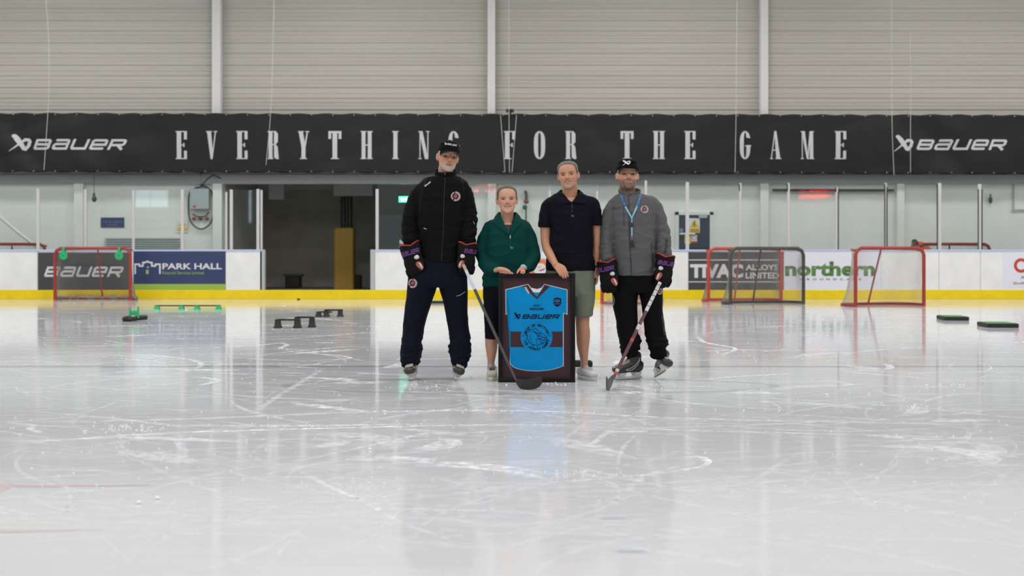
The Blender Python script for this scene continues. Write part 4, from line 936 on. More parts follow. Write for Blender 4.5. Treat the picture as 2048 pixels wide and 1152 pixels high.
# ---------------------------------------------------------------- hockey sticks
def stick(name, label, top, heel, blade_pts, segs, shaft_m, blade_m, w_=.017, d_=.025, start=0.0):
    """top, heel: world points of the shaft; blade_pts: (x, y, z, half height, half thickness) beyond the heel"""
    top, heel = Vector(top), Vector(heel); t = thing(name, label, 'hockey stick', tuple(heel)); ax_ = (heel-top); L_ = ax_.length; ax_.normalize()
    s_ = ax_.cross(Vector((0, 1, 0))).normalized(); f_ = s_.cross(ax_)
    def bar(a, b_, k, nm_, m, lab=None):
        P = []
        for q in np.linspace(a, b_, 5):
            c = top+ax_*L_*q; kk = k*(1 if q < .9 else 1-(q-.9)*3)
            P.append([c+s_*(u*kk*d_/2)+f_*(v*kk*w_/2) for u, v in ((-1, -.6), (-.75, -1), (.75, -1), (1, -.6), (1, .6), (.75, 1), (-.75, 1), (-1, .6))])
        o = MB().add(*loft(P)).build(nm_, m); kid(o, t)
        if lab: o['label'] = lab
    bar(start, 1, 1, 'shaft', shaft_m)
    for a, b_, m, nm_, k, lab in segs: bar(a, b_, k, nm_, m, lab)
    V, F = loft([[Vector((x, y, z))+Vector((nx_*th_*ca, ny_*th_*ca, hh*sa)) for ca, sa in [(math.copysign(abs(math.cos(2*math.pi*k/20))**.6, math.cos(2*math.pi*k/20)), math.copysign(abs(math.sin(2*math.pi*k/20))**.7, math.sin(2*math.pi*k/20))) for k in range(20)]] for x, y, z, hh, th_, nx_, ny_ in catmull(blade_pts, 6)])
    kid(MB().add(V, F).build('blade', blade_m), t); return t
tape = mat('blade_tape', (.02, .019, .018), .75, bump=.5, bscale=90); carb = mat('carbon', (.02, .02, .021), .3, vary=.3, vscale=30); silver = mat('stick_silver', (.55, .6, .68), .3, vary=.25, vscale=40)
cream = mat('grip_cream', (.42, .36, .27), .7); foil = mat('stick_blue', (.2, .42, .7), .35, vary=.6, vscale=60)
def sp(px, py, Y): return tuple(at(px, py, Y))
Y2 = 10.2
zc = lambda py, Y: at(0, py, Y).z
s1 = stick('hockey_stick', 'black stick with blue markings in front of the frame, held by the man in black', sp(927, 530, 10.74), sp(1033, 762, 10.28),
      [(at(1032, 0, 10.26).x, 10.26, .06, .018, .008, 0, 1), (at(1040, 0, 10.2).x, 10.2, .044, .038, .009, .1, 1), (at(1055, 0, 10.14).x, 10.14, .042, .04, .008, .2, 1), (at(1070, 0, 10.12).x, 10.12, .054, .044, .007, 0, 1), (at(1079, 0, 10.13).x, 10.13, .068, .042, .006, -.1, 1), (at(1084, 0, 10.15).x, 10.15, .078, .026, .005, -.2, 1)],
      [(0, .05, cream, 'grip', 1.06, 'cream butt end grip'), (.05, .22, silver, 'shaft_print', 1.03, 'silver grip area'), (.06, .21, foil, 'shaft_lettering', 1.0, None), (.34, .46, foil, 'shaft_lettering', .7, None), (.53, .6, foil, 'shaft_lettering', .7, None)], carb, tape)
for k in range(9):                                  # broken lettering down the shaft
    pass
dm = mat('stick_maroon', (.11, .03, .04), .35, vary=.3, vscale=30); rd = M['red_bright']; wt = mat('stick_white', (.6, .58, .58), .5, vary=.3, vscale=60)
s2 = stick('hockey_stick', 'maroon stick with white taped grip, held by the man in grey', sp(1320, 565, 10.72), sp(1224, 762, 10.3),
      [(at(1226, 0, 10.28).x, 10.28, .085, .02, .011, 1, .1), (at(1220, 0, 10.2).x, 10.2, .05, .04, .012, 1, .2), (at(1217, 0, 10.08).x, 10.08, .045, .042, .011, 1, .1), (at(1214, 0, 9.98).x, 10.0, .06, .05, .007, 1, 0), (at(1213, 0, 9.98).x, 9.96, .075, .05, .006, 1, 0)],
      [(0, .30, wt, 'grip', 1.06, 'white taped grip with black bars')] + [(.03+.054*k, .036+.054*k, M['black'], 'grip_bar', 1.1, None) for k in range(5)] + [(.44, .49, wt, 'shaft_print', 1.03, None), (.58, .61, rd, 'shaft_band', 1.03, 'red band'), (.885, .91, wt, 'shaft_print', 1.04, None), (.91, .94, rd, 'shaft_band', 1.05, 'red band low on the shaft')], dm, mat('blade_grey', (.08, .08, .085), .5), .02, .027)
# ---------------------------------------------------------------- people
YS = 10.98; SP = YS/FP                              # plane on which the group stands
def X_(px): return (px-CX)*SP
def Z_(py): return CH-(py-HY)*SP
def L3(rows, dy=0.0, asp=1.0):
    """rows (px, py, dy, half width px[, depth half width m]) -> limb points"""
    return [(X_(r[0]), YS+r[2]+dy, Z_(r[1]), r[3]*SP, (r[4] if len(r) > 4 else r[3]*SP*asp)) for r in rows]
def T3(rows): return [(Z_(r[0]), X_(r[1]), X_(r[2]), YS+r[3], YS+r[4]) for r in rows][::1]
def grow(pts, k): return [(p[0], p[1], p[2], max(.008, p[3]+k), max(.008, p[4]+k)) for p in pts]
def growT(rows, k): return [(z, a-k, b+k, c-k, d+k) for z, a, b, c, d in rows]
skin_m = mat('skin', (.5, .3, .22), .5, attr='Col', bump=.08, bscale=220, spec=.35)
skin_m.node_tree.nodes['Principled BSDF'].inputs['Subsurface Weight'].default_value = .08
skin_m.node_tree.nodes['Principled BSDF'].inputs['Subsurface Radius'].default_value = (.012, .005, .003)
sstep = lambda a, b, x: (lambda t: t*t*(3-2*t))(np.clip((x-a)/(b-a), 0, 1))
G2 = lambda x, z, cx, cz, sx, sz: np.exp(-((x-cx)/sx)**2-((z-cz)/sz)**2)

HT = [(0.004,.021,-.080,-.035),(.012,.031,-.090,-.015),(.028,.046,-.093,.02),(.048,.0555,-.0915,.05),(.075,.062,-.090,.074),(.105,.069,-.089,.088),(.128,.0715,-.087,.094),
      (.155,.073,-.090,.098),(.18,.0725,-.086,.096),(.203,.066,-.074,.085),(.221,.050,-.052,.064),(.232,.028,-.026,.036),(.2355,.009,-.006,.012)]
class Head:
    def __init__(s, px, chin, top, yaw=0, pitch=0, roll=0, wk=1.06, dy=-.02, jaw=1.0, female=False):
        s.k = (chin-top)*SP/.2355; s.wk = wk; s.jaw = jaw
        s.Mr = (Matrix.Rotation(R(yaw), 3, 'Z') @ Matrix.Rotation(R(roll), 3, 'Y') @ Matrix.Rotation(R(pitch), 3, 'X'))
        s.c0 = Vector((0, 0, .11)); s.org = Vector((X_(px), YS+dy, Z_(chin)))
        s.A = np.array(s.Mr); s.sc = np.array([s.k*wk, s.k, s.k])
    def w(s, P):
        P = np.atleast_2d(np.array(P, float)); P = (P-np.array(s.c0))*s.sc; return P @ s.A.T + np.array(s.c0)*s.k + np.array(s.org)
    def l(s, W):
        return ((np.atleast_2d(W)-np.array(s.org)-np.array(s.c0)*s.k) @ s.A)/s.sc + np.array(s.c0)
    def geo(s, sh): return [tuple(p) for p in s.w(sh[0])], sh[1]
    def shapes(s, grow_=0.0):
        rings = []
        for z, w_, f, b in catmull(HT, 3):
            if z < .07: w_ *= s.jaw
            cy, hb = (f+b)/2, (b-f)/2; r_ = []
            for k in range(40):
                an = 2*math.pi*k/40; ca, sa = math.cos(an), math.sin(an)
                ee = 2.25
                x = (w_+grow_)*math.copysign(abs(ca)**(2/ee), ca); y = cy+(hb+grow_)*math.copysign(abs(sa)**(2/ee), sa)
                r_.append((x, y, z+(grow_ if z > .2 else 0)))
            rings.append(r_)
        return s.geo(loft(rings))
    def features(s):
        out = [limb([(0,-.072,.152,.007,.010),(0,-.080,.132,.0085,.012),(0,-.094,.112,.009,.014),(0,-.1045,.097,.0125,.014),(0,-.103,.087,.0115,.011)], 14, 4)]
        for sg in (1, -1):
            out.append(ellipsoid((sg*.0125,-.0955,.0875), (.0085,.011,.0075), n=12))
            out.append(ellipsoid((sg*.0755,.012,.112), (.008,.018,.030), (R(-12), 0, sg*R(-22)), 14))
            out.append(ellipsoid((sg*.0735,.004,.088), (.007,.010,.012), n=12))
        out.append(ellipsoid((0,-.084,.018), (.024,.014,.017), n=14))     # chin
        return [s.geo(o) for o in out]
    def sculpt(s, V, smile=0.0, beard=0.0, old=0.0):
        P = s.l(V); x, y, z = P.T.copy(); f = sstep(-.03, -.06, y)*sstep(-.03, 0, z)*sstep(.24, .2, z); a = np.abs(x)
        d = .0135*G2(a, z, .030, .122, .017, .011) - .0070*G2(a, z, .031, .120, .0125, .0065) - .0042*G2(a, z, .028, .140, .02, .007)
        d += .003*G2(a, z, .010, .122, .006, .012)
        d -= (.004+.003*smile)*G2(a, z, .040, .092, .016, .016)
        zm = .0575+smile*.0045*(a/.02)**2*.6
        d -= .0035*np.exp(-(a/.021)**4)*np.exp(-((z-zm-.0055)/.004)**2) + .0042*np.exp(-(a/.019)**4)*np.exp(-((z-zm+.007)/.005)**2)
        d += .0035*np.exp(-(a/(.024+.004*smile))**4)*np.exp(-((z-zm)/.0022)**2)
        d += (.0012+.0018*smile+.001*old)*np.exp(-((a-.030-.006*(.085-z)/.03)/.003)**2)*sstep(.05, .06, z)*sstep(.092, .08, z)
        d += .002*G2(x, z, 0, .037, .02, .005)
        d -= beard*sstep(.075, .05, z)*.004
        d += old*(.0012*np.sin(z*700)*G2(x, z, 0, .17, .04, .014) + .0012*G2(a, z, .032, .108, .012, .003))
        loc = P.copy(); loc[:, 1] += d*f
        ear = (a > .074)*(y > -.012)*(y < .035)
        loc[:, 0] -= np.sign(x)*ear*.0028*G2(y, z, .008, .112, .009, .017)
        return s.w(loc)
    def color(s, V, base, o):
        P = s.l(V); x, y, z = P.T; a = np.abs(x); f = sstep(-.03, -.055, y)
        C = np.tile(np.array(base, float), (len(V), 1))
        def mix(c, m): C[:] = C*(1-m[:, None]) + np.array(c)*m[:, None]
        face = f*(z > -.01)
        mix(np.array(base)*[1.08,.72,.66], .5*face*G2(a, z, .042, .093, .016, .016)); mix(np.array(base)*[1.05,.68,.62], .55*face*G2(x, z, 0, .092, .014, .014))
        mix(np.array(base)*[1.0,.7,.66], .45*(a > .071)*(y > -.02)*(z > .07)*(z < .15))
        mix(np.array(base)*[.55,.42,.42], .7*face*G2(a, z, .031, .114, .014, .005)); mix(np.array(base)*[.6,.46,.42], .55*face*G2(a, z, .030, .128, .015, .005))  # shade of the eye sockets painted into the skin tone
        nz = np.array([noise.noise((p[0]*90, p[1]*90, p[2]*90)) for p in V.tolist()]); C *= (1+.07*nz)[:, None]
        # beard / stubble
        if o.get('beard'):
            bc, st, kind = o['beard']
            m = sstep(.072, .060, z)*sstep(.02, -.02, y)*(z > -.03)
            if kind == 'goatee': m = np.maximum(sstep(.041, .034, a)*sstep(.078, .07, z)*face, .62*sstep(.075, .05, z)*sstep(.03, -.0, y)*(z > -.02))
            if kind == 'full': m = np.maximum(sstep(.082, .066, z+.0*a-.25*np.maximum(0, a-.03))*sstep(.035, .01, y), sstep(.034, .028, a)*sstep(.08, .074, z)*face)*(z > -.012)
            zm = .0575+o.get('smile', 0)*.0045*(a/.02)**2*.6
            m = m*(1-np.exp(-(a/.023)**4)*np.exp(-((z-zm)/.0095)**4)); m = m*(1-.0*a)
            m = m*sstep(-.005, .006, z+.012)
            mix(bc, m*st*(.8+.35*nz))
        zm = .0575+o.get('smile', 0)*.0045*(a/.02)**2*.6; lw = 1+.22*o.get('smile', 0); lip = np.exp(-(a/(.0235*lw))**6)*face
        mix(o.get('lip', (.36,.13,.11)), .75*lip*np.exp(-((z-zm)/.0072)**4)); 
        if o.get('teeth'): mix((.10,.03,.025), .85*np.exp(-(a/(.0205*lw))**6)*face*np.exp(-((z-zm)/.0044)**4)); mix((.52,.45,.40), .95*np.exp(-(a/(.0155*lw))**6)*face*np.exp(-((z-zm-.0006)/.0027)**4)); mix((.07,.02,.02), .8*face*np.exp(-((a-.0215*lw)/.004)**2)*np.exp(-((z-zm)/.0032)**2)); mix((.16,.05,.04), .6*lip*np.exp(-((z-zm-.0046)/.0015)**2))
        else: mix((.10,.03,.025), .85*lip*np.exp(-((z-zm)/.0024)**2))
        # brows, eyes
        ey = o.get('eyez', .1205); open_ = o.get('open', 1.0); bz_ = o.get('browz', .1405)
        mix(o.get('brow', (.12,.08,.06)), o.get('browk', .8)*face*np.exp(-((a-.032)/.018)**4)*np.exp(-((z-bz_+.35*np.maximum(0, a-.036))/.0038)**2))
        eye = face*np.exp(-((a-.0315)/.0125)**4)
        mix((.035,.018,.014), .97*eye*np.exp(-((z-ey)/(.0074*open_))**4)); mix((.36,.31,.28), .8*face*np.exp(-((a-.0315)/.0108)**4)*np.exp(-((z-ey+.0004)/(.0040*open_))**4))
        g_ = o.get('gaze', 0); ex = x-np.sign(x)*.0315-g_
        mix(o.get('iris', (.04,.035,.03)), .97*face*np.exp(-(ex/.0060)**4)*np.exp(-((z-ey)/(.0054*open_))**4))
        mix((.04,.02,.02), .8*eye*np.exp(-((z-ey-.0046*open_)/.0014)**2))
        mix((.12,.04,.03), .8*face*np.exp(-((a-.0085)/.0034)**2)*np.exp(-((z-.0822)/.0024)**2))   # nostrils
        if o.get('hair'): 
            hm, hc = s.hairmask(P, o['hairline']), o['hair']; mix(hc, np.clip(hm*1.2, 0, 1)*o.get('hairk', .9))
        return np.clip(C, 0, 1)
    def hairmask(s, P, hl):
        x, y, z = P.T; line_ = np.interp(y, [h[0] for h in hl], [h[1] for h in hl]); m = sstep(-.004, .004, z-line_)
        ear = (np.abs(x) > .0745)*(z < .15); return m*(1-ear)

def relax_m(V, Q, it, w):
    for _ in range(it): V = V + (relax(V, Q, 1, .7)-V)*w[:, None]
    return V
def shoulders(V, Q, rows, it=22, r=26):
    w = np.zeros(len(V))
    for px, py in rows: w = np.maximum(w, np.exp(-(((V[:, 0]-X_(px))/SP/r)**2+((V[:, 2]-Z_(py))/SP/r)**2)**1.5))
    return relax_m(V, Q, it, w)
def border_smooth(V, Q, it=8):
    E = np.sort(np.vstack([Q[:, [0, 1]], Q[:, [1, 2]], Q[:, [2, 3]], Q[:, [3, 0]]]), 1)
    u, c = np.unique(E, axis=0, return_counts=True); B = u[c == 1]; n = len(V); V = V.copy()
    cnt = np.bincount(B[:, 0], minlength=n)+np.bincount(B[:, 1], minlength=n); w = cnt > 0
    for _ in range(it):
        acc = np.stack([np.bincount(B[:, 0], V[B[:, 1], k], n)+np.bincount(B[:, 1], V[B[:, 0], k], n) for k in range(3)], 1)
        V[w] = .4*V[w] + .6*acc[w]/cnt[w][:, None]
    return V
def strip(A, B, bv=None, th=.005, off=.004, sub=8, bulge=.006):
    """folded cloth between two edges given as (px, py, dy)"""
    c = lambda P: catmull([(X_(a), YS+d, Z_(b)) for a, b, d in P], sub)
    A, B = c(A), c(B); m = min(len(A), len(B)); rings = []
    for i in range(m):
        a, b = Vector(A[i]), Vector(B[i]); r_ = []
        n_ = Vector((a.x+b.x-2*X_(0)*0, 0, 0)); 
        pts = [a.lerp(b, t) for t in (0, .25, .5, .75, 1)]
        ctr = Vector((CTR[0], CTR[1], a.z))
        out = []
        for j, q in enumerate(pts):
            d = Vector((q.x-ctr.x, q.y-ctr.y, 0)); d = d.normalized() if d.length > 1e-4 else Vector((0, -1, 0))
            q = q + d*bulge*math.sin(math.pi*j/4)
            if bv and j > 0 and q.y < YS-.04:
                h = bv.ray_cast(Vector((q.x, YS-1, q.z)), Vector((0, 1, 0)), 1.02)
                if h[0] is not None and h[0].y-off < q.y: q.y = h[0].y-off
            out.append((q, d))
        r_ = [q+d*th for q, d in out]+[q for q, d in reversed(out)]
        rings.append(r_)
    return loft(rings)
CTR = (0, 0)
def submesh(V, Q, mask):
    fm = mask[Q].min(1) > 0; q = Q[fm]; used = np.unique(q); idx = -np.ones(len(V), int); idx[used] = np.arange(len(used)); return used, idx[q]

def hair_shell(H, V, Q, hl, th, name, m, parent, tex=90, amp=.002):
    P = H.l(V); hm = H.hairmask(P, hl); used, q = submesh(V, Q, (hm > .02).astype(int)); N = normals(V, Q)[used]
    v = V[used]; k = sstep(0, 1, hm[used]); nz = np.array([noise.noise((p[0]*tex*2, p[1]*tex*.6, p[2]*tex*.8)) for p in v.tolist()])
    v = v + N*((-.002+(th+.002)*k + amp*nz*k))[:, None]; link(name, qmesh(v, q), m, parent)

def project(sh, bvh, off, name, m, parent, mapper, dirv=(0, 1, 0), sub=0, **kw):
    """lay a flat shape onto clothing from the front; mapper(u, v) -> world point in front"""
    bm = bmesh.new(); vs = [bm.verts.new((u, v, h_*3)) for (u, v), h_ in zip(sh[0], lift(sh))]
    for f in sh[1]:
        try: bm.faces.new([vs[i] for i in f])
        except ValueError: pass
    bmesh.ops.triangulate(bm, faces=[f for f in bm.faces if len(f.verts) > 4])
    if sub:
        for _ in range(6):
            es = [e for e in bm.edges if e.calc_length() > sub]
            if not es: break
            bmesh.ops.subdivide_edges(bm, edges=es, cuts=1, use_grid_fill=True)
    d = Vector(dirv).normalized(); bad = []
    for v in bm.verts:
        p = Vector(mapper(v.co.x, v.co.y)) - d*1.0; hit = bvh.ray_cast(p, d, 3)
        if hit[0] is None: bad.append(v)
        else: v.co = hit[0] - d*(off+v.co.z)
    bmesh.ops.delete(bm, geom=bad, context='VERTS')
    me = bpy.data.meshes.new(name); bm.to_mesh(me); bm.free()
    return link(name, me, m, parent, smooth=False, **kw)
fm_ = lambda u, v: (X_(u), YS, Z_(v))

def cloth(name, shapes, voxel, m, parent, wr=None, it=2, cut=None, **k):
    V, Q = blob(shapes, voxel, it)
    for w_ in (wr or []): V = wrinkle(V, Q, *w_)
    if cut is not None:
        mk_ = cut(V); used, Q = submesh(V, Q, mk_.astype(int)); V = V[used]
    me = qmesh(V, Q, name=name); link(name, me, m, parent, **k); o = [o for o in parent.children if o.name.split('.')[0] == name][-1] if False else bpy.data.objects[-1] if False else None
    return V, Q
def collar(cx, cy, rx, ry, z0, z1, gap, th=.006, flare=0.0, tilt=0.0, n=40, lean=0.0, rollh=0.0):
    """standing collar open at the front; returns V, F"""
    prof_ = [(0, 0), (flare*.5, .5), (flare, 1), (flare+th, 1), (flare*.5+th, .5), (th, 0)]
    rings = []
    for i in range(n+1):
        a = R(-90)+R(gap)+ (2*math.pi-2*R(gap))*i/n; fr_ = (1-math.sin(a))/2
        rings.append([(cx+(rx+o)*math.cos(a), cy+(ry+o)*math.sin(a)+lean*q, z0+(z1-z0)*q-tilt*fr_*(.3+.7*q)) for o, q in prof_])
    V, F = loft(rings, True); return V, F

def assemble_body(fine, coarse, H, base, opts, skinV=None):
    """one body mesh: head, neck, chest and hands fine, covered limbs coarse"""
    V1, Q1 = blob([H.shapes()]+H.features()+fine, .0028, 3)
    V1 = H.sculpt(V1, opts.get('smile', 0), opts.get('beardk', 0), opts.get('old', 0)); V1 = relax(V1, Q1, 1, .4)
    return V1, Q1

def make_person(label, H, base, opts, neck, chest, arms, legs, hands, group=None, foot=None):
    root = thing('person', label, 'person', (H.org.x, YS, 0))
    V1, Q1 = assemble_body([neck], [], H, base, opts); C1 = H.color(V1, base, opts)
    V2, Q2 = blob([chest]+legs+arms, .009, 2)
    parts = [(V1, Q1, C1), (V2, Q2, np.tile(np.array(base), (len(V2), 1)))]
    for hs in hands:
        v, q = blob(hs, .0026, 2); nz = np.array([noise.noise((p[0]*60, p[1]*60, p[2]*60)) for p in v.tolist()])
        c = np.tile(np.array(base), (len(v), 1))*np.stack([1+.03*nz, .93+.1*nz, .9+.1*nz], 1); parts.append((v, q, c))
    V = np.vstack([p[0] for p in parts]); n0 = 0; Q = []
    for v, q, c in parts: Q.append(q+n0); n0 += len(v)
    me = qmesh(V, np.vstack(Q), np.clip(np.vstack([p[2] for p in parts]), 0, 1), 'body'); o = link('body', me, skin_m, None); kid(o, root)
    return root, V1, Q1
def pk(root):   # last linked object becomes a part of root, keeping its place
    o = COL.objects[-1]; return kid(o, root)
def reparent(root, o, parent):
    o.parent = parent; o.matrix_parent_inverse = Matrix() if parent is not root else Matrix.Translation(-Vector(root.location)); return o

class P_:
    """parts helper: parts sit in world space under the person's empty, sub-parts under parts"""
    def __init__(s, root): s.root = root
    def add(s, name, V, Q, m, parent=None, label=None, cols=None):
        o = link(name, qmesh(np.asarray(V), Q, cols, name), m, None); s.put(o, parent)
        if label: o['label'] = label
        return o
    def put(s, o, parent=None):
        o.parent = parent or s.root
        o.matrix_parent_inverse = Matrix.Translation(-Vector(s.root.location)) if parent is None else Matrix()
        return o
    def mb(s, name, mb_, m, parent=None, label=None):
        o = mb_.build(name, m); s.put(o, parent)
        if label: o['label'] = label
        return o
    def proj(s, sh, bv, off, name, m, parent=None, label=None, sub=0, mapper=fm_, dirv=(0, 1, 0)):
        o = project(sh, bv, off, name, m, None, mapper, dirv, sub); s.put(o, parent)
        if label: o['label'] = label
        return o

# --- skate, glove and shoe builders, in their own space, then set down -------------
boot_m = mat('boot_black', (.018, .018, .02), .35, vary=.3, vscale=20); toe_m = mat('toe_cap', (.035, .032, .032), .25); lace_m = mat('lace', (.5, .46, .38), .8)
hold_m = mat('holder_white', (.62, .62, .6), .4); steel_m = mat('steel', (.35, .36, .38), .25, metal=1.0); sil_m = mat('boot_silver', (.35, .36, .38), .4)
def xf(M, sh): return [tuple(M @ Vector(p)) for p in sh[0]], sh[1]
def make_skate(p, loc, yaw, roll, pitch, lab, loose=0):
    Mx = Matrix.Translation(Vector(loc)) @ Matrix.Rotation(R(yaw), 4, 'Z') @ Matrix.Rotation(R(pitch), 4, 'X') @ Matrix.Rotation(R(roll), 4, 'Y')
    b = [limb([(0, -.135, .088, .042, .024), (0, -.10, .096, .050, .034), (0, -.04, .106, .047, .044), (0, .03, .115, .042, .052), (0, .10, .115, .040, .052), (0, .125, .112, .034, .046)], e=2.6),
         limb([(0, .06, .09, .043, .066), (0, .058, .15, .042, .062), (0, .06, .20, .044, .060), (0, .062, .225, .042, .056)], e=2.3), limb([(0, -.03, .12, .035, .03), (0, .01, .17, .034, .03), (0, .03, .215, .034, .02)], e=2.2)]
    V, Q = blob([xf(Mx, s_) for s_ in b], .005, 2); boot = p.add('skate', V, Q, boot_m, label=lab)
    p.mb('toe_cap', MB().add(*xf(Mx, limb([(0, -.150, .086, .030, .020), (0, -.138, .089, .046, .028), (0, -.108, .094, .053, .034)], e=2.8, dome=.4))), toe_m, boot)
    h = MB()
    for y0, y1, ys in ((-.105, -.045, -.12), (.045, .115, .125)):
        rings = []
        for z, k_, w_ in ((.066, 1, .040), (.055, .95, .034), (.035, .85, .020), (.02, 1.1, .010)):
            cy = (y0+y1)/2; hy = (y1-y0)/2*k_; rings.append([(math.copysign(w_, c), cy+hy*q, z) for c, q in ((-1, -1), (1, -1), (1, 1), (-1, 1))])
        h.add(*xf(Mx, loft(rings)))
    h.add(*xf(Mx, loft([[(sx*.007, y, z0) for sx, z0 in ((-1, zl), (1, zl), (1, zh), (-1, zh))] for y, zl, zh in ((-.145, .020, .030), (-.12, .014, .034), (-.03, .013, .028), (.03, .013, .028), (.11, .014, .034), (.135, .018, .03))])))
    p.mb('blade_holder', h, hold_m, boot, 'white plastic blade holder')
    p.mb('blade', MB().add(*xf(Mx, loft([[(sx*.002, y, z0) for sx, z0 in ((-1, zl), (1, zl), (1, zh), (-1, zh))] for y, zl, zh in ((-.158, .012, .024), (-.13, .002, .018), (-.05, 0, .015), (.06, 0, .015), (.12, .003, .018), (.142, .012, .022))]))), steel_m, boot)
    lc = MB()
    bv = bvh_of(V, Q)
    def top(x, y):
        o_ = Mx @ Vector((x, y-.18, .34)); d_ = (Mx.to_3x3() @ Vector((0, .52, -.85))).normalized(); hit = bv.ray_cast(o_, d_, 1)
        return (hit[0]-d_*.004) if hit[0] else None
    for i in range(9):
        y = -.085+i*.0165
        for sgn in (1, -1):
            pts = [top(sgn*q*.033, y+.010*abs(q)) for q in (-1, -.5, 0, .5, 1)]; pts = [q for q in pts if q is not None]
            if sgn > 0 and len(pts) > 2: lc.tube(pts, .0042, 5)
            y += .006
    if loose:
        for sg, sp_ in ((1, 1), (-1, .7)):
            q0 = top(sg*.03, .03)
            if q0 is not None:
                pts = [q0, q0+Vector((sg*.018, -.01, -.01)), q0+Vector((sg*.028*sp_, -.02, -.05)), q0+Vector((sg*.036, -.015, -.10*sp_))]; lc.tube(catmull([tuple(q) for q in pts], 4), .0045, 5)
    p.mb('laces', lc, lace_m, boot)
    for sx in (1, -1):
        st_ = MB()
        for q in (0, .02): st_.tube(catmull([tuple(Mx @ Vector((sx*(.048), -.06, .088+q*.3))), tuple(Mx @ Vector((sx*.049, .0, .092+q))), tuple(Mx @ Vector((sx*.046, .06, .135+q))), tuple(Mx @ Vector((sx*.046, .08, .175+q)))], 4), .003, 5)
        p.mb('side_stripe', st_, sil_m, boot)
    return boot

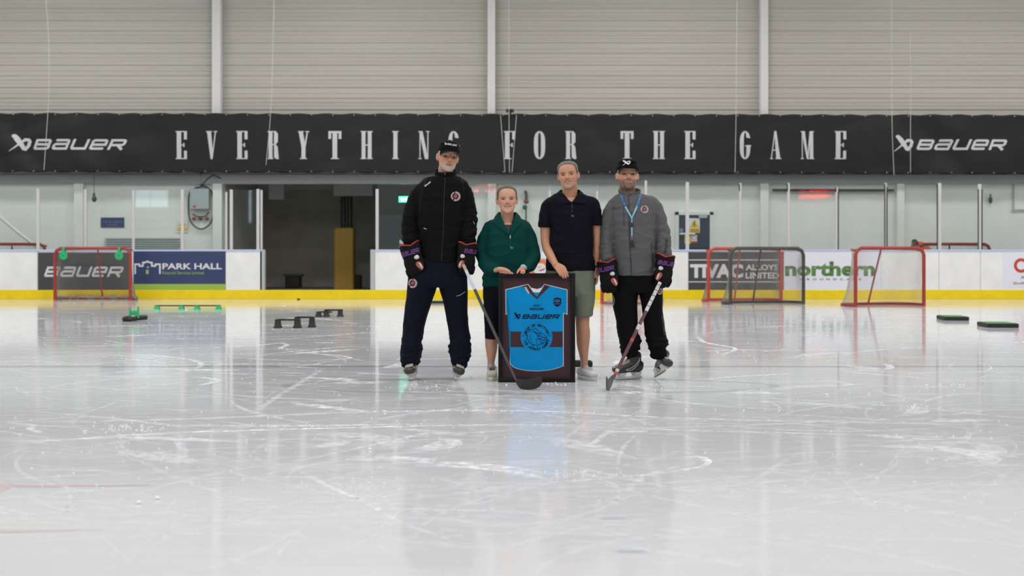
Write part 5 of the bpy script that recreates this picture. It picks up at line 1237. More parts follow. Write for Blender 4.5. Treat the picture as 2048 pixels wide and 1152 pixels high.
gl_m = mat('glove_black', (.005, .0047, .005), .8, bump=.25, bscale=120, spec=.2); gr_m = mat('glove_red', (.42, .02, .025), .5); gp_m = mat('glove_purple', (.17, .04, .26), .55, vary=.25, vscale=30); gc_m = mat('glove_palm', (.42, .33, .2), .8); gw_m = mat('glove_white', (.65, .65, .63), .6)
def make_glove(p, wrist, ang, sgn, lab, txt, yaw=0, curl=1.0, hold=False, sc=1.0):
    """local: cuff opening up (+z), fingers down (-z), back of hand faces -y, thumb towards sgn*x"""
    Mx = Matrix.Translation(Vector(wrist)) @ Matrix.Rotation(R(ang), 4, 'Y') @ Matrix.Rotation(R(yaw), 4, 'Z') @ Matrix.Scale(sc, 4)
    sh = [limb([(0, 0, .045, .082, .062), (0, 0, .0, .083, .066), (0, 0, -.035, .076, .058)], e=2.6, dome=.15),
          limb([(0, -.005, -.02, .074, .052), (-sgn*.004, -.008, -.07, .080, .048), (-sgn*.008, .0, -.12, .072, .042)], e=3, dome=.5)]
    for i in range(4):                              # back rolls across the hand, then the fingers
        x = -sgn*(-.046+.035*i)+ -sgn*.012
        ln = (1, 1.06, 1, .86)[i]
        y2 = .03*curl; y3 = .075*curl
        sh += [limb([(x, -.010, -.115, .0185, .024), (x, -.006, -.115-.038*ln, .0190, .024)], 14, 3, e=2.6, dome=.5),
               limb([(x, .004, -.118-.042*ln, .0185, .023), (x*.97, y2+.004, -.118-.066*ln, .0185, .022)], 14, 3, e=2.6, dome=.5), limb([(x*.97, y2+.012, -.120-.064*ln, .0175, .020), (x*.93, y3, -.110-.058*ln*(1.2-.4*curl), .0155, .017)], 14, 3, dome=.8)]
    tx = sgn
    sh += [limb([(tx*.052, -.012, -.035, .024, .026), (tx*.066, -.030, -.075, .022, .022), (tx*.060, -.040, -.115, .0185, .018), (tx*.048, -.042, -.142, .014, .014)], 14, 4, e=2.4)]
    for z in (-.045, -.075, -.103): sh.append(limb([(-tx*.066+(.0 if z < -.1 else 0), -.018, z, .010, .015), (-tx*.01, -.036, z, .014, .0165), (tx*.045, -.024, z, .009, .013)], 12, 3, side=(0, 1, 0), e=2.2))
    V, Q = blob([xf(Mx, s_) for s_ in sh], .0042, 1); g = p.add('glove', V, Q, gl_m, label=lab)
    bv = bvh_of(V, Q)
    # flared cuff with scalloped red rim
    cf = MB(); rings = []
    for o, z in ((0, .0), (.004, .02), (.003, .075), (-.003, .078), (-.004, .03), (-.006, .0)):
        rings.append([(( .083+o)*math.cos(a), (.067+o)*math.sin(a), z+((.022*abs(math.sin(1.5*(a+1.5708-.25*sgn)))-.006) if z > .05 else 0)) for a in [2*math.pi*k/36 for k in range(36)]])
    p.mb('cuff', MB().add(*xf(Mx, loft(rings, False))), gl_m, g)
    p.mb('cuff_trim', MB().add(*tube_geo([Mx @ Vector((.084*math.cos(a), .068*math.sin(a), .078+(.022*abs(math.sin(1.5*(a+1.5708-.25*sgn)))-.006))) for a in [2*math.pi*k/48 for k in range(49)]], .0055, 8)), gr_m, g, 'red rim of the glove cuff')
    dv = Mx.to_3x3() @ Vector((0, 1, 0)); mp_ = lambda u, v: Mx @ Vector((u*tx, 0, v))
    al = [(.058+.026*math.cos(a)*(.8+.2*math.sin(a)), -.112+.040*math.sin(a)) for a in [2*math.pi*k/24 for k in range(24)]]; al = tf2((al, [tuple(range(24))]), ox=0, oy=0)
    rt = lambda sh, k=1: tf2(tf2(sh, k, k, -.058*k, .112*k), rot=26, ox=.050, oy=-.108)
    p.proj(rt(al), bv, .002, 'palm', gc_m, g, 'cream palm showing beside the thumb', sub=.008, mapper=mp_, dirv=dv)
    p.proj(rt(ribbon([(.072, -.078), (.066, -.110), (.060, -.140)], [.008, .016, .006])), bv, .004, 'thumb_patch', gw_m, g, 'white patch by the thumb', sub=.008, mapper=mp_, dirv=dv)
    p.proj(rt(ribbon(al[0]+al[0][:1], .007)), bv, .005, 'thumb_trim', gr_m, g, 'red edging of the thumb', sub=.008, mapper=mp_, dirv=dv)
    p.proj(rt(ribbon([(.056, -.080), (.052, -.112), (.056, -.142)], .006)), bv, .005, 'thumb_trim', gr_m, g, 'red stripe by the thumb', sub=.008, mapper=mp_, dirv=dv)
    # wordmark on the cuff band
    x0 = -.085
    o = []
    for (u, v) in bauer()[0]: o.append((u, v))
    a, b_, c, d = bounds(bauer()); s2 = fit2(bauer(), txt[0], txt[1], -.020, .022)
    me_pts = []
    for u, v in s2[0]:
        an = u/.083; me_pts.append(Mx @ Vector((.0895*math.sin(an), -.0735*math.cos(an), v+.016)))
    me = bpy.data.meshes.new('cuff_lettering'); me.from_pydata([tuple(q) for q in me_pts], [], [list(f) for f in s2[1]]); lo = link('cuff_lettering', me, gp_m, None, smooth=False); p.put(lo, g); lo['label'] = 'purple lettering round the cuff'
    bm = MB(); s3 = [(-sgn*.0+tx*.012+.02*math.cos(R(t_)), -.062+.012*math.sin(R(t_))) for t_ in range(0, 360, 45)]
    p.mb('wrist_patch', MB().add(*xf(Mx, ellipsoid((tx*.040, -.054, -.030), (.024, .008, .019), (0, R(tx*20), 0), 12))), gw_m, g, 'white patch below the cuff')
    return g

def make_shoe(p, loc, yaw, mu, ms, ml, lab, L_=.29):
    Mx = Matrix.Translation(Vector(loc)) @ Matrix.Rotation(R(yaw), 4, 'Z'); k = L_/.29
    up = [limb([(0, -.125*k, .045, .038, .020), (0, -.09*k, .052, .046, .028), (0, -.03*k, .062, .044, .036), (0, .04*k, .066, .038, .042), (0, .11*k, .062, .036, .038)], e=2.4), limb([(0, .05*k, .06, .038, .058), (0, .055*k, .105, .036, .052)], e=2.2, dome=.1), limb([(0, -.03*k, .08, .022, .014), (0, .02*k, .118, .024, .012)], e=2.4)]
    V, Q = blob([xf(Mx, s_) for s_ in up], .004, 2); sh = p.add('shoe', V, Q, mu, label=lab)
    rings = []
    for z, g in ((0, -.004), (.006, .0), (.026, .002), (.034, -.003)):
        rings.append([((.049+g)*w_*math.cos(a), (-.005+(.147*k+g)*math.sin(a)), z) for a in [2*math.pi*i/32 for i in range(32)] for w_ in (1-.14*max(0, math.sin(a)),)])
    p.mb('sole', MB().add(*xf(Mx, loft(rings))), ms, sh)
    lc = MB(); bv = bvh_of(V, Q)
    def top(x, y):
        o_ = Mx @ Vector((x, y, .4)); hit = bv.ray_cast(o_, Vector((0, 0, -1)), 1); return hit[0]+Vector((0, 0, .003)) if hit[0] else None
    for i in range(6):
        y = (-.07+i*.017)*k; pts = [top(q*.024, y+.006*q) for q in (-1, -.5, 0, .5, 1)]; pts = [q for q in pts if q is not None]
        if len(pts) > 2: lc.tube(pts, .0028, 5)
    p.mb('laces', lc, ml, sh); return sh
def crest(cx, cy, r, rot=-35):
    """round club crest: pale ring, dark gap, maroon centre with small figure"""
    ring_ = tf2(ribbon(arc_pts(0, 0, r*.8, -60, 150, 24), r*.42), ox=cx, oy=cy, rot=rot); low = tf2(ribbon(arc_pts(0, 0, r*.8, 165, 285, 14), r*.3), ox=cx, oy=cy, rot=rot)
    c = tf2(shapes2([disc2(0, 0, r*.45, r*.4), rect2(-r*.55, -r*.2, -r*.2, r*.1), rect2(.1*r, r*.5, -.5*r, -.2*r)]), ox=cx, oy=cy, rot=rot)
    dots = tf2(shapes2([disc2(-.1*r, .1*r, r*.1, n=8), disc2(.18*r, -.02*r, r*.1, n=8), rect2(-.2*r, .1*r, -.3*r, -.2*r)]), ox=cx, oy=cy, rot=rot)
    return [(ring_, 'crest_ring', M['crest_pink'], .003), (low, 'crest_ring', M['crest_pink'], .003), (c, 'crest_centre', M['crest_maroon'], .0032), (dots, 'crest_detail', M['crest_cream'], .004)]
M['crest_pink'] = mat('crest_pink', (.42, .29, .33), .6, vary=.6, vscale=150); M['crest_maroon'] = mat('crest_maroon', (.2, .02, .03), .6); M['crest_cream'] = mat('crest_cream', (.5, .36, .3), .6)
def neck_of(H, bx, by, r0, r1, ydown=.02):
    a = H.w([(0, .018, .075)])[0]; b_ = H.w([(0, .028, .02)])[0]; c = np.array([X_(bx), YS+ydown, Z_(by)])
    return limb([(*a, r0*.95, r0), (*b_, r0, r0*1.02), (*((b_+c)/2), r0*1.03, r0*1.03), (*c, r1, r1*.9), (c[0], c[1]+.01, c[2]-.05, r1*1.5, r1*1.1)], 24, 4)
def sleeve_w(V, xl, xr, py): return np.maximum(sstep(X_(xl+4), X_(xl-8), V[:, 0]), sstep(X_(xr-4), X_(xr+8), V[:, 0]))*sstep(Z_(py), Z_(py+50), V[:, 2])
def chain(pts, r): return limb([(*p, q, q) for p, q in zip(pts, r)], 12, 4, dome=.9)

# ================================================================ man in black jacket (left)
H = Head(896, 345, 285.5, yaw=14, pitch=3, roll=7, wk=1.09, dy=-.03, jaw=1.02)
tr1 = T3([(352,872,913,-.07,.08),(355,856,923,-.095,.10),(361,845,931,-.115,.12),(370,838,937,-.13,.125),(390,834,935,-.145,.14),(425,835,929,-.155,.145),(460,836,926,-.15,.14),(500,840,923,-.145,.14),(524,842,921.5,-.15,.145)])
aL = L3([(858,372,.01,10,.058),(841,381,.01,14,.068),(829,405,.01,16,.075),(822,435,.0,17,.078),(820,458,-.015,16.5,.075),(824,487,-.05,16,.07)])
aR = L3([(914,370,.01,10,.058),(927,379,.01,13.5,.068),(934,400,.01,15.2,.075),(937,428,.0,16,.078),(938,450,-.02,15.5,.075),(934,486,-.06,15.5,.07)])
pel = T3([(500,846,918,-.12,.12),(520,838,925,-.135,.13),(540,825,932,-.14,.135),(560,817,935,-.14,.135),(574,815,935,-.135,.13)])
lL = L3([(846,560,0,31,.13),(838,600,0,25.5,.115),(829.5,638,0,22.5,.105),(826,664,0,20.5,.1),(823,684,-.01,19.8,.098),(822.8,697,-.01,21,.1),(821.5,707,-.005,19,.095),(821.5,716,-.015,18.8,.095),(822,727,0,17,.09)])
lR = L3([(905,560,0,30,.13),(910.5,600,0,25,.115),(915,640,0,21.3,.105),(919,668,0,21,.1),(920.5,688,-.01,21,.098),(920.3,697,-.01,22,.1),(921.5,708,-.005,19,.095),(921,716,-.015,18,.095),(921.5,730,0,15,.085)])
body_legs = [limb(grow(lL[:-1], -.022)), limb(grow(lR[:-1], -.022)), trunk(growT(pel, -.02))]
opt = dict(smile=.25, beardk=.5, old=1.0, beard=((.43,.385,.35), .8, 'goatee'), lip=(.30,.12,.10), brow=(.34,.27,.23), browk=.6, iris=(.05,.045,.05), open=.85, hair=(.42,.38,.36), hairline=[(-.09,.24),(-.05,.165),(0,.135),(.03,.06),(.1,.04)], hairk=.6)
NK = neck_of(H, 893, 362, .064, .066)
root, V1, Q1 = make_person('tall bearded man in black jacket and cap on skates holding a stick', H, (.53,.285,.185), opt, NK, trunk(growT(tr1, -.028)), [limb(grow(aL[:-1], -.025)), limb(grow(aR[:-1], -.025))], body_legs, [])
p = P_(root)
bj = mat('jacket_black', (.0035, .0035, .0042), .85, bump=.12, bscale=260, spec=.14); nv = mat('trousers_navy', (.0045, .0055, .013), .85, bump=.15, bscale=200, spec=.14)
V, Q = blob([trunk(tr1), limb(aL, e=2.2), limb(aR, e=2.2), ], .0065, 3)
wt_ = 1.0
V = shoulders(V, Q, [(840, 372), (929, 372)]); V = wrinkle(V, Q, .009, (5, 5, 13), 3); V = wrinkle(V, Q, .003, (16, 16, 26), 8, False); V = wrinkle(V, Q, .010, (7, 7, 19), 77, True, sleeve_w(V, 848, 920, 395))
JK = p.add('jacket', V, Q, bj); bv = bvh_of(V, Q)
VC, FC = collar(X_(891), YS-.005, .080, .088, Z_(361), Z_(334.5), 4, .008, .006, .052, lean=.0); p.mb('collar', MB().add(VC, FC), bj, JK)
p.proj(ribbon([(891.5,357),(890,400),(889,450),(886,500),(885,523)], .9), bv, .003, 'zip', mat('zip_grey', (.018,.018,.019), .5), JK, sub=4)
p.proj(fit2(tf2(bauer(), rot=0), 0, 1, 0, 1) if False else tf2(fit2(bauer(), -7.5, 7.5, -1.7, 1.7), 1, -1, 857, 371, rot=0) if False else tf2(tf2(fit2(bauer(), -7.5, 7.5, -1.6, 1.6), 1, -1), rot=-36, ox=857, oy=369.5), bv, .003, 'chest_lettering', M['print_white'], JK, sub=2)
for sh, n_, m_, off in crest(912.5, 394, 9.6): p.proj(sh, bv, off, n_, m_, JK, sub=2)
p.proj(ribbon([(849,456.5),(855,459)], 1.0), bv, .003, 'pocket_tab', M['print_white'], JK, sub=2)
p.proj(ribbon([(856,352),(849,372),(843,400),(840,440)], .5), bv, .002, 'seam', M['black'], JK, sub=3); p.proj(ribbon([(924,358),(928,372),(929,400)], .5), bv, .002, 'seam', M['black'], JK, sub=3)
p.proj(ribbon([(947,443),(950,449)], .8), bv, .003, 'sleeve_mark', M['grey_beam'], JK, sub=2)
V, Q = blob([trunk(pel), limb(lL, e=2.3, dome=0), limb(lR, e=2.3, dome=0)], .007, 2)
low = sstep(Z_(650), Z_(700), V[:, 2]); V = wrinkle(V, Q, .006, (4, 4, 5), 21); V = wrinkle(V, Q, .019, (4, 4, 17), 5, True, low); V = wrinkle(V, Q, .004, (18, 9, 3), 31, False)
TR = p.add('trousers', V, Q, nv); bv = bvh_of(V, Q)
for sh, n_, m_, off in crest(827, 566, 9.5, -20): p.proj(sh, bv, off, n_, m_, TR, sub=2)
p.proj(ribbon([(914,591.5),(922,589),(931,583)], 1.1), bv, .003, 'pocket_zip', M['grey_beam'], TR, sub=2)
make_skate(p, (X_(828), YS-.02, .0), -4, -11, 0, 'black skate with dangling pale laces', 1)
make_skate(p, (X_(908.5), YS-.02, .0), 8, 19, 0, 'black skate tilted on its blade', 0)
make_glove(p, (X_(826), YS-.10, Z_(509)), -16, 1, 'black glove with purple lettering hanging open', (-.085, .085), yaw=-8, curl=.6, sc=1.04)
make_glove(p, (X_(934.5), YS-.12, Z_(506)), 6, -1, 'black glove closed round the stick', (-.035, .14), yaw=10, curl=1.3, sc=.94)
# cap
def make_cap(p, H, front_z, logo_fn, tiltb=0.0):
    rings = []
    for z, k_ in ((front_z-.006, 1.0), (front_z+.01, 1.02), (.185, 1.03), (.205, 1.03), (.222, 1.02), (.236, 1.0), (.246, .97), (.251, .9)):
        zz = min(z, .2305) if z < .236 else .2305
        w_, f, b = [np.interp(zz, [h[0] for h in HT], [h[i] for h in HT]) for i in (1, 2, 3)]
        if z > .215: 
            q = math.sqrt(max(0, 1-((z-.19)/.063)**2)); w_, f, b = .0735*q, -.088*q, .099*q
        r_ = []
        for k in range(40):
            an = 2*math.pi*k/40; ca, sa = math.cos(an), math.sin(an); cy, hb = (f+b)/2, (b-f)/2
            drop = -.022*max(0, sa) if z < .19 else 0
            r_.append(((w_+.007)*math.copysign(abs(ca)**.95, ca), cy+(hb+.008)*math.copysign(abs(sa)**.95, sa), z+drop))
        rings.append(r_)
    V, F = H.geo(loft(rings)); mbc = MB().add(V, F)
    cap_m = bpy.data.materials.get('cap_black') or mat('cap_black', (.003, .003, .004), .85, bump=.1, bscale=250, spec=.12)
    c = p.mb('cap', mbc, cap_m); bm = bmesh.new(); bm.from_mesh(c.data); bmesh.ops.recalc_face_normals(bm, faces=bm.faces); bmesh.ops.subdivide_edges(bm, edges=bm.edges[:], cuts=1, use_grid_fill=True, smooth=.8); bm.to_mesh(c.data)
    bv = BVHTree.FromBMesh(bm); bm.free(); c.data.polygons.foreach_set('use_smooth', [True]*len(c.data.polygons))
    G = []; nu, nvv = 20, 8
    for s_ in (0, .004):
        for j in range(nvv+1):
            for i in range(nu+1):
                u = -1+2*i/nu; v = j/nvv; a = u*1.22
                x = (.074+.006*v*(1-abs(u)))*math.sin(a); y = -.012-.078*math.cos(a) - .074*v*math.cos(u*1.40)**.65 if abs(u) < 1 else -.012-.078*math.cos(a)
                z = front_z-.001 - .010*v - .036*abs(u)**2.2*(.3+.7*v) - s_*(-1)
                G.append((x, y, z))
    n1 = (nu+1)*(nvv+1); F = []
    for s_ in (0, 1):
        for j in range(nvv):
            for i in range(nu): a = s_*n1+j*(nu+1)+i; q = (a, a+1, a+nu+2, a+nu+1); F.append(q if s_ else q[::-1])
    for i in range(nu): a = nvv*(nu+1)+i; F.append((a, a+1, n1+a+1, n1+a))
    p.mb('brim', MB().add(*H.geo((G, F))), cap_m, c)
    p.mb('top_button', MB().add(*H.geo(ellipsoid((0, .005, .2535), (.007, .007, .004), n=10))), cap_m, c)
    logo_fn(c, bv); return c
make_cap(p, H, .168, lambda c, bv: p.proj(tf2(shapes2([tf2(fit2(bauer(), -7, 12, -1.9, 1.9), 1, -1), tf2(fit2(xmark(), -13, -8, -2.6, 2.6), 1, -1)]), rot=9, ox=903, oy=291.5), bv, .004, 'cap_lettering', mat('cap_white', (.85,.85,.85), .6), c, sub=2))

# ================================================================ woman in green sweater
H = Head(1014, 428, 371.5, yaw=3, pitch=0, roll=-1, wk=1.12, dy=-.02, jaw=1.0)
tr2 = T3([(436,996,1034,-.06,.09),(440,988,1043,-.08,.10),(446,979,1051,-.11,.11),(460,974,1057,-.14,.12),(485,972,1058,-.155,.125),(515,971,1058,-.15,.125),(545,968,1059,-.15,.13),(566,965,1059,-.15,.13),(573,967,1056,-.145,.13)])
aL = L3([(992,446,.0,10,.055),(979,456,.0,13,.062),(970,480,.005,15,.066),(966,505,-.0,15,.066),(970,524,-.05,14.5,.066),(983,537,-.12,12.5,.055),(996,541,-.18,8.5,.036)])
aR = L3([(1040,447,.0,10,.055),(1052,457,.0,12.5,.062),(1059,480,.005,14.5,.066),(1064,503,.0,14.5,.066),(1064,522,-.05,14,.064),(1057,533,-.12,11.5,.052),(1049,537,-.18,8,.034)])
pel = T3([(550,968,1058,-.12,.12),(575,966,1057,-.125,.13),(600,966,1056,-.12,.125)])
lL = L3([(989,590,0,23,.115),(987,620,0,19.5,.1),(985.5,650,0,16.5,.085),(984.5,677,0,14.5,.07)]); lR = L3([(1036,590,0,22,.115),(1038,620,0,19.5,.1),(1039,650,0,16.5,.085),(1040,677,0,14.5,.07)])
def calf(x0, x1, x2, x3): return [(x0,660,0,11.5,.055),(x0,680,.01,12.3,.06),(x1,697,.015,12,.056),(x2,716,.01,8.4,.04),(x2,730,.01,6.8,.036),(x3,745,.01,7,.04)]
cL = L3([(983,655,0,12,.056),(982.5,680,.01,12.7,.06),(983,697,.015,12,.056),(982.5,716,.01,8.6,.04),(982,730,.01,7,.036),(982.5,748,.01,7.5,.04)]); cR = L3([(1040,655,0,12,.056),(1040,680,.01,12.7,.06),(1040,697,.015,12,.056),(1041,716,.01,8.6,.04),(1041,730,.01,7,.036),(1041,748,.01,7.5,.04)])
opt = dict(smile=1.0, teeth=True, lip=(.40,.15,.13), brow=(.2,.12,.08), browk=.65, iris=(.03,.035,.03), hair=(.14,.1,.08), hairline=[(-.09,.226),(-.07,.214),(-.055,.19),(-.042,.14),(-.03,.112),(0,.12),(.02,.08),(.05,.05),(.1,.05)])
NK = neck_of(H, 1014, 446, .057, .073)
def q3(px, py, dy): return (X_(px), YS+dy, Z_(py))
yh = YF-YS
handL = [limb([(*q3(992,540,-.20), .026, .020), (*q3(1000,537.5,-.235), .034, .020), (*q3(1008,538.5,-.25), .034, .018), (*q3(1013,541,-.255), .028, .014)], 16, 4, side=(.3, 1, 0)),
         chain([q3(1008,538,-.275), q3(1015,541,-.285), q3(1021,544,-.285), q3(1025.5,546,-.28)], [.010,.0095,.0088,.0072]), chain([q3(1007,541,-.262), q3(1013,543.5,-.272), q3(1018,545.3,-.275), q3(1021.5,546,-.27)], [.010,.009,.0085,.007]),
         chain([q3(1004,542.5,-.25), q3(1009,544.5,-.262), q3(1014,545.6,-.262)], [.0095,.0088,.007]), chain([q3(1000,543,-.24), q3(1004,545,-.25), q3(1008,545.6,-.25)], [.009,.008,.0065]),
         chain([q3(1000,537,-.24), q3(1008,536.5,-.262), q3(1015,539,-.275), q3(1019,541,-.28)], [.0125,.0115,.0098,.008])]
handR = [limb([(*q3(1050,536,-.19), .022, .02), (*q3(1045,536.5,-.225), .026, .022), (*q3(1041,538.5,-.25), .026, .020)], 16, 4, side=(.3, 1, 0)),
         chain([q3(1042,535.5,-.25), q3(1038,538.5,-.272), q3(1035.5,542,-.28), q3(1034.5,545,-.28)], [.0115,.0105,.0095,.0078])]
for i, (a, b_) in enumerate(((1041.5, 539), (1043.5, 540), (1045.5, 540.5), (1047, 540))):
    handR.append(chain([q3(a,b_,-.255), q3(a+1.2,b_+2.2,-.277+.006*i), q3(a+.6,b_+4.6,-.275+.006*i), q3(a-.8,b_+5.6,-.258+.006*i)], [.0095,.0092,.0085,.0072]))
legs = [limb(cL), limb(cR), limb(grow(lL, -.015)), limb(grow(lR, -.015)), trunk(growT(pel, -.02))]
root, V1, Q1 = make_person('smiling woman in dark green half zip sweater resting both hands on the frame', H, (.62,.335,.235), opt, NK, trunk(growT(tr2[2:], -.03)), [limb(grow(aL, -.016)), limb(grow(aR, -.016))], legs, [handL, handR])
p = P_(root)
hair_shell(H, V1, Q1, opt['hairline'], .0035, 'hair', mat('hair_brown', (.10,.068,.052), .6, vary=.4, vscale=90, aniso=(6, 6, 1)), None); p.put(COL.objects[-1] if False else bpy.data.objects[[o.name for o in bpy.data.objects if o.name.split('.')[0] == 'hair'][-1]])
gn = mat('sweater_green', (.001,.045,.040), .9, bump=.2, bscale=150, spec=.15)
def vcut(cx, ztop, zbot, half, yfront):   # opening of a neckline: removes front points inside a V
    def f(V):
        x, y, z = V.T; t = np.clip((z-zbot)/(ztop-zbot), 0, 1); return ~((np.abs(x-cx) < half*t)*(z > zbot)*(y < yfront))
    return f
V, Q = blob([trunk(tr2), limb(aL, e=2.2), limb(aR, e=2.2)], .006, 3)
V = shoulders(V, Q, [(980, 455), (1050, 455)]); V = wrinkle(V, Q, .010, (5, 5, 9), 13); V = wrinkle(V, Q, .0035, (15, 15, 18), 2, False); V = wrinkle(V, Q, .010, (8, 8, 14), 79, True, sleeve_w(V, 980, 1050, 470))
x, y, z = V.T; zt_, zb_ = Z_(424), Z_(464); cxv = X_(1018)+(z-zb_)*-.12; t = np.clip((z-zb_)/(zt_-zb_), 0, 1)
keep = ~((np.abs(x-cxv) < .002+.055*t**.9)*(z > zb_)*(y < YS+.01)) & ~((z > Z_(441))*(((x-X_(1014))/.105)**2+((y-YS-.0)/.085)**2 < 1))
used, Q_ = submesh(V, Q, keep.astype(int)); SW = p.add('sweater', border_smooth(V[used], Q_), Q_, gn); sl = SW.modifiers.new('s', 'SOLIDIFY'); sl.thickness = .006; sl.offset = -1; bv = bvh_of(V, Q)
CTR = (X_(1014.5), YS)
ca = MB(); ca.add(*strip([(1014.5,424,.085),(1003,424,.065),(998,424.5,.01),(1001,431,-.06),(1007,445,-.11),(1019.5,467,-.150)], [(1014.5,441,.11),(996,440,.085),(988,440,.01),(990,448,-.09),(1000,457,-.135),(1018.5,471,-.158)], bv, .007))
ca.add(*strip([(1014.5,424,.085),(1026,424,.065),(1032,425,.01),(1029.5,431,-.06),(1027,445,-.11),(1021.5,467,-.150)], [(1014.5,441,.11),(1034,440,.085),(1043,441,.01),(1041,449,-.09),(1033,457,-.135),(1022.5,471,-.158)], bv, .007)); p.mb('collar', ca, gn, SW)
p.mb('undershirt', MB().add(*trunk(T3([(449,1000,1030,-.085,.03),(454,992,1038,-.105,.06),(470,985,1045,-.13,.07),(485,985,1045,-.135,.07)]))), M['black'])
p.proj(ribbon([(1020.5,468),(1021,487)], 1.0), bv, .003, 'zip', mat('zip_green', (.01,.035,.035), .4), SW, sub=3); p.proj(ribbon([(1020.5,471),(1020.5,477.5)], 1.7), bv, .008, 'zip_puller', M['steel_post'], SW, sub=2)
p.proj(fit2(xmark(), 1019, 1026.5, 498.5, 492.5), bv, .003, 'stick_emblem', mat('emb_green', (.12,.2,.2), .5), SW, sub=2)
for nm, mid in (('cuff', aL), ('cuff', aR)):
    a, b_ = mid[-2], mid[-1]; p.mb('cuff', MB().add(*limb([tuple(np.array(a)*.35+np.array(b_)*.65), tuple(np.array(b_)*1.0)], 20, 1, dome=0)), gn, SW)
p.mb('wristband', MB().add(*limb([(*q3(1046.5,533,-.215), .026, .024), (*q3(1045.5,534.5,-.225), .027, .024)], 18, 1)), mat('band_blue', (.3,.5,.6), .4))
V, Q = blob([trunk(pel), limb(lL, e=2.2, dome=.1), limb(lR, e=2.2, dome=.1)], .007, 2); V = wrinkle(V, Q, .003, (9, 9, 12), 4); p.add('leggings', V, Q, mat('leggings', (.005,.005,.009), .85, spec=.15), label='knee length black leggings')
beige = mat('trainer_beige', (.46,.42,.35), .7, bump=.2, bscale=60); sol = mat('sole_cream', (.55,.53,.48), .6)
make_shoe(p, (X_(985), YS-.02, 0), -2, beige, sol, mat('lace_dark', (.12,.1,.08), .8), 'beige trainer', .27); make_shoe(p, (X_(1041), YS-.02, 0), 4, beige, sol, M['dark_grey'], 'beige trainer', .27)
for px in (982.3, 1041): p.mb('sock', MB().add(*limb(L3([(px,729,.01,7.8,.042),(px,738,.01,8,.043)]), 18, 1)), M['grey_beam'])

# ================================================================ man in navy polo
H = Head(1136.5, 379.5, 323, yaw=-9, pitch=0, roll=-6, wk=1.12, dy=-.02)
tr3 = T3([(384,1121,1156,-.07,.085),(389,1110,1170,-.09,.10),(396,1099,1181,-.11,.12),(408,1095,1188,-.13,.13),(430,1098,1187,-.14,.135),(460,1101,1184,-.14,.13),(500,1096,1186,-.135,.13),(530,1092,1189,-.135,.13),(541,1092,1189.5,-.135,.13)])
sL = L3([(1112,402,.0,10,.056),(1098,409,.0,13,.068),(1091,430,.0,13.2,.07),(1090,454,.0,12.8,.066)]); sR = L3([(1170,401,.0,10,.056),(1185,408,.0,12.5,.068),(1191.5,430,.0,12,.068),(1192.5,449,.005,11.2,.064)])
bL = L3([(1094,410,0,10.5,.05),(1091,440,0,11,.052),(1090.5,460,.005,10.5,.05),(1091,480,.0,9.6,.045),(1094.5,497,-.03,9.8,.046),(1101,513,-.12,8.2,.04),(1107.5,525,-.20,6.8,.028),(1110,530,-.225,7,.026)])
bR = L3([(1191,410,0,10,.05),(1193,440,.01,10,.05),(1194,462,.02,9.4,.048),(1194.5,485,.02,8.6,.044),(1194,508,.01,8,.04),(1193,526,.0,6.3,.028),(1192.5,536,.0,6,.026)])
pel = T3([(530,1093,1189,-.12,.12),(550,1091.5,1190,-.125,.13),(575,1091,1190.5,-.125,.13),(592,1091,1190,-.12,.125)])
uL = L3([(1117,585,0,25,.125),(1117,610,0,23,.115),(1116,631.5,0,21.5,.108)]); uR = L3([(1165,585,0,25.5,.125),(1165.5,610,0,22.5,.115),(1166,631.5,0,19.5,.105)])
def leg3(dx): return L3([(1165+dx,600,0,16,.08),(1165+dx,632,.0,14.6,.07),(1165+dx,650,-.005,13.6,.066),(1166.5+dx,668,.01,14.2,.068),(1166.3+dx,688,.02,12.8,.062),(1167.5+dx,708,.015,9.6,.046),(1168.5+dx,724,.01,7.6,.038),(1168.5+dx,742,.01,8,.042)])
handA = [limb([(*q3(1108,527,-.20), .026, .017), (*q3(1113,532,-.235), .034, .017), (*q3(1118.5,536.5,-.262), .041, .0165), (*q3(1121,539.5,-.275), .042, .014)], 18, 4, side=(1, .0, .62), e=2.4)]
for kx, ky, tx, ty, r_ in ((1113.5, 541, 1118.8, 551.3, .0092), (1118.3, 538.5, 1124, 555.3, .0098), (1123.3, 536.8, 1129, 555.3, .0098), (1128, 536.5, 1133.2, 552.8, .0096)):
    handA.append(chain([q3(kx-1.5,ky-2,-.268), q3(kx+(tx-kx)*.3,ky+(ty-ky)*.3,-.288), q3(kx+(tx-kx)*.62,ky+(ty-ky)*.62,-.290), q3(tx,ty-1,-.284)], [r_*1.1, r_*1.04, r_*.97, r_*.8]))
handA.append(chain([q3(1116,533,-.235), q3(1124,537,-.225), q3(1129,542,-.22), q3(1130,546,-.215)], [.013,.012,.0105,.0085]))
handB = [limb([(*q3(1192.5,534,.0), .024, .018), (*q3(1193,542,-.005), .030, .022), (*q3(1193.5,551,-.01), .030, .022)], 16, 4, side=(.45, 1, 0))]
for i in range(4):
    y0 = -.038+i*.021; handB.append(chain([q3(1193.5-.4*i,550,y0), q3(1193.8-.4*i,558,y0-.006), q3(1192.8-.4*i,564.5,y0-.004), q3(1191-.4*i,568.5,y0)], [.0098,.0095,.009,.0075]))
handB.append(chain([q3(1191,540,-.03), q3(1189.5,548,-.045), q3(1189.5,554.5,-.045)], [.0125,.011,.0088]))
opt = dict(smile=.95, teeth=True, lip=(.36,.15,.12), brow=(.085,.06,.045), browk=.9, iris=(.025,.02,.018), open=.8, beardk=.1, beard=((.23,.17,.14), .35, 'full'), hair=(.16,.14,.125), hairline=[(-.09,.213),(-.07,.207),(-.055,.19),(-.042,.14),(-.02,.112),(0,.135),(.03,.085),(.06,.06),(.1,.05)])
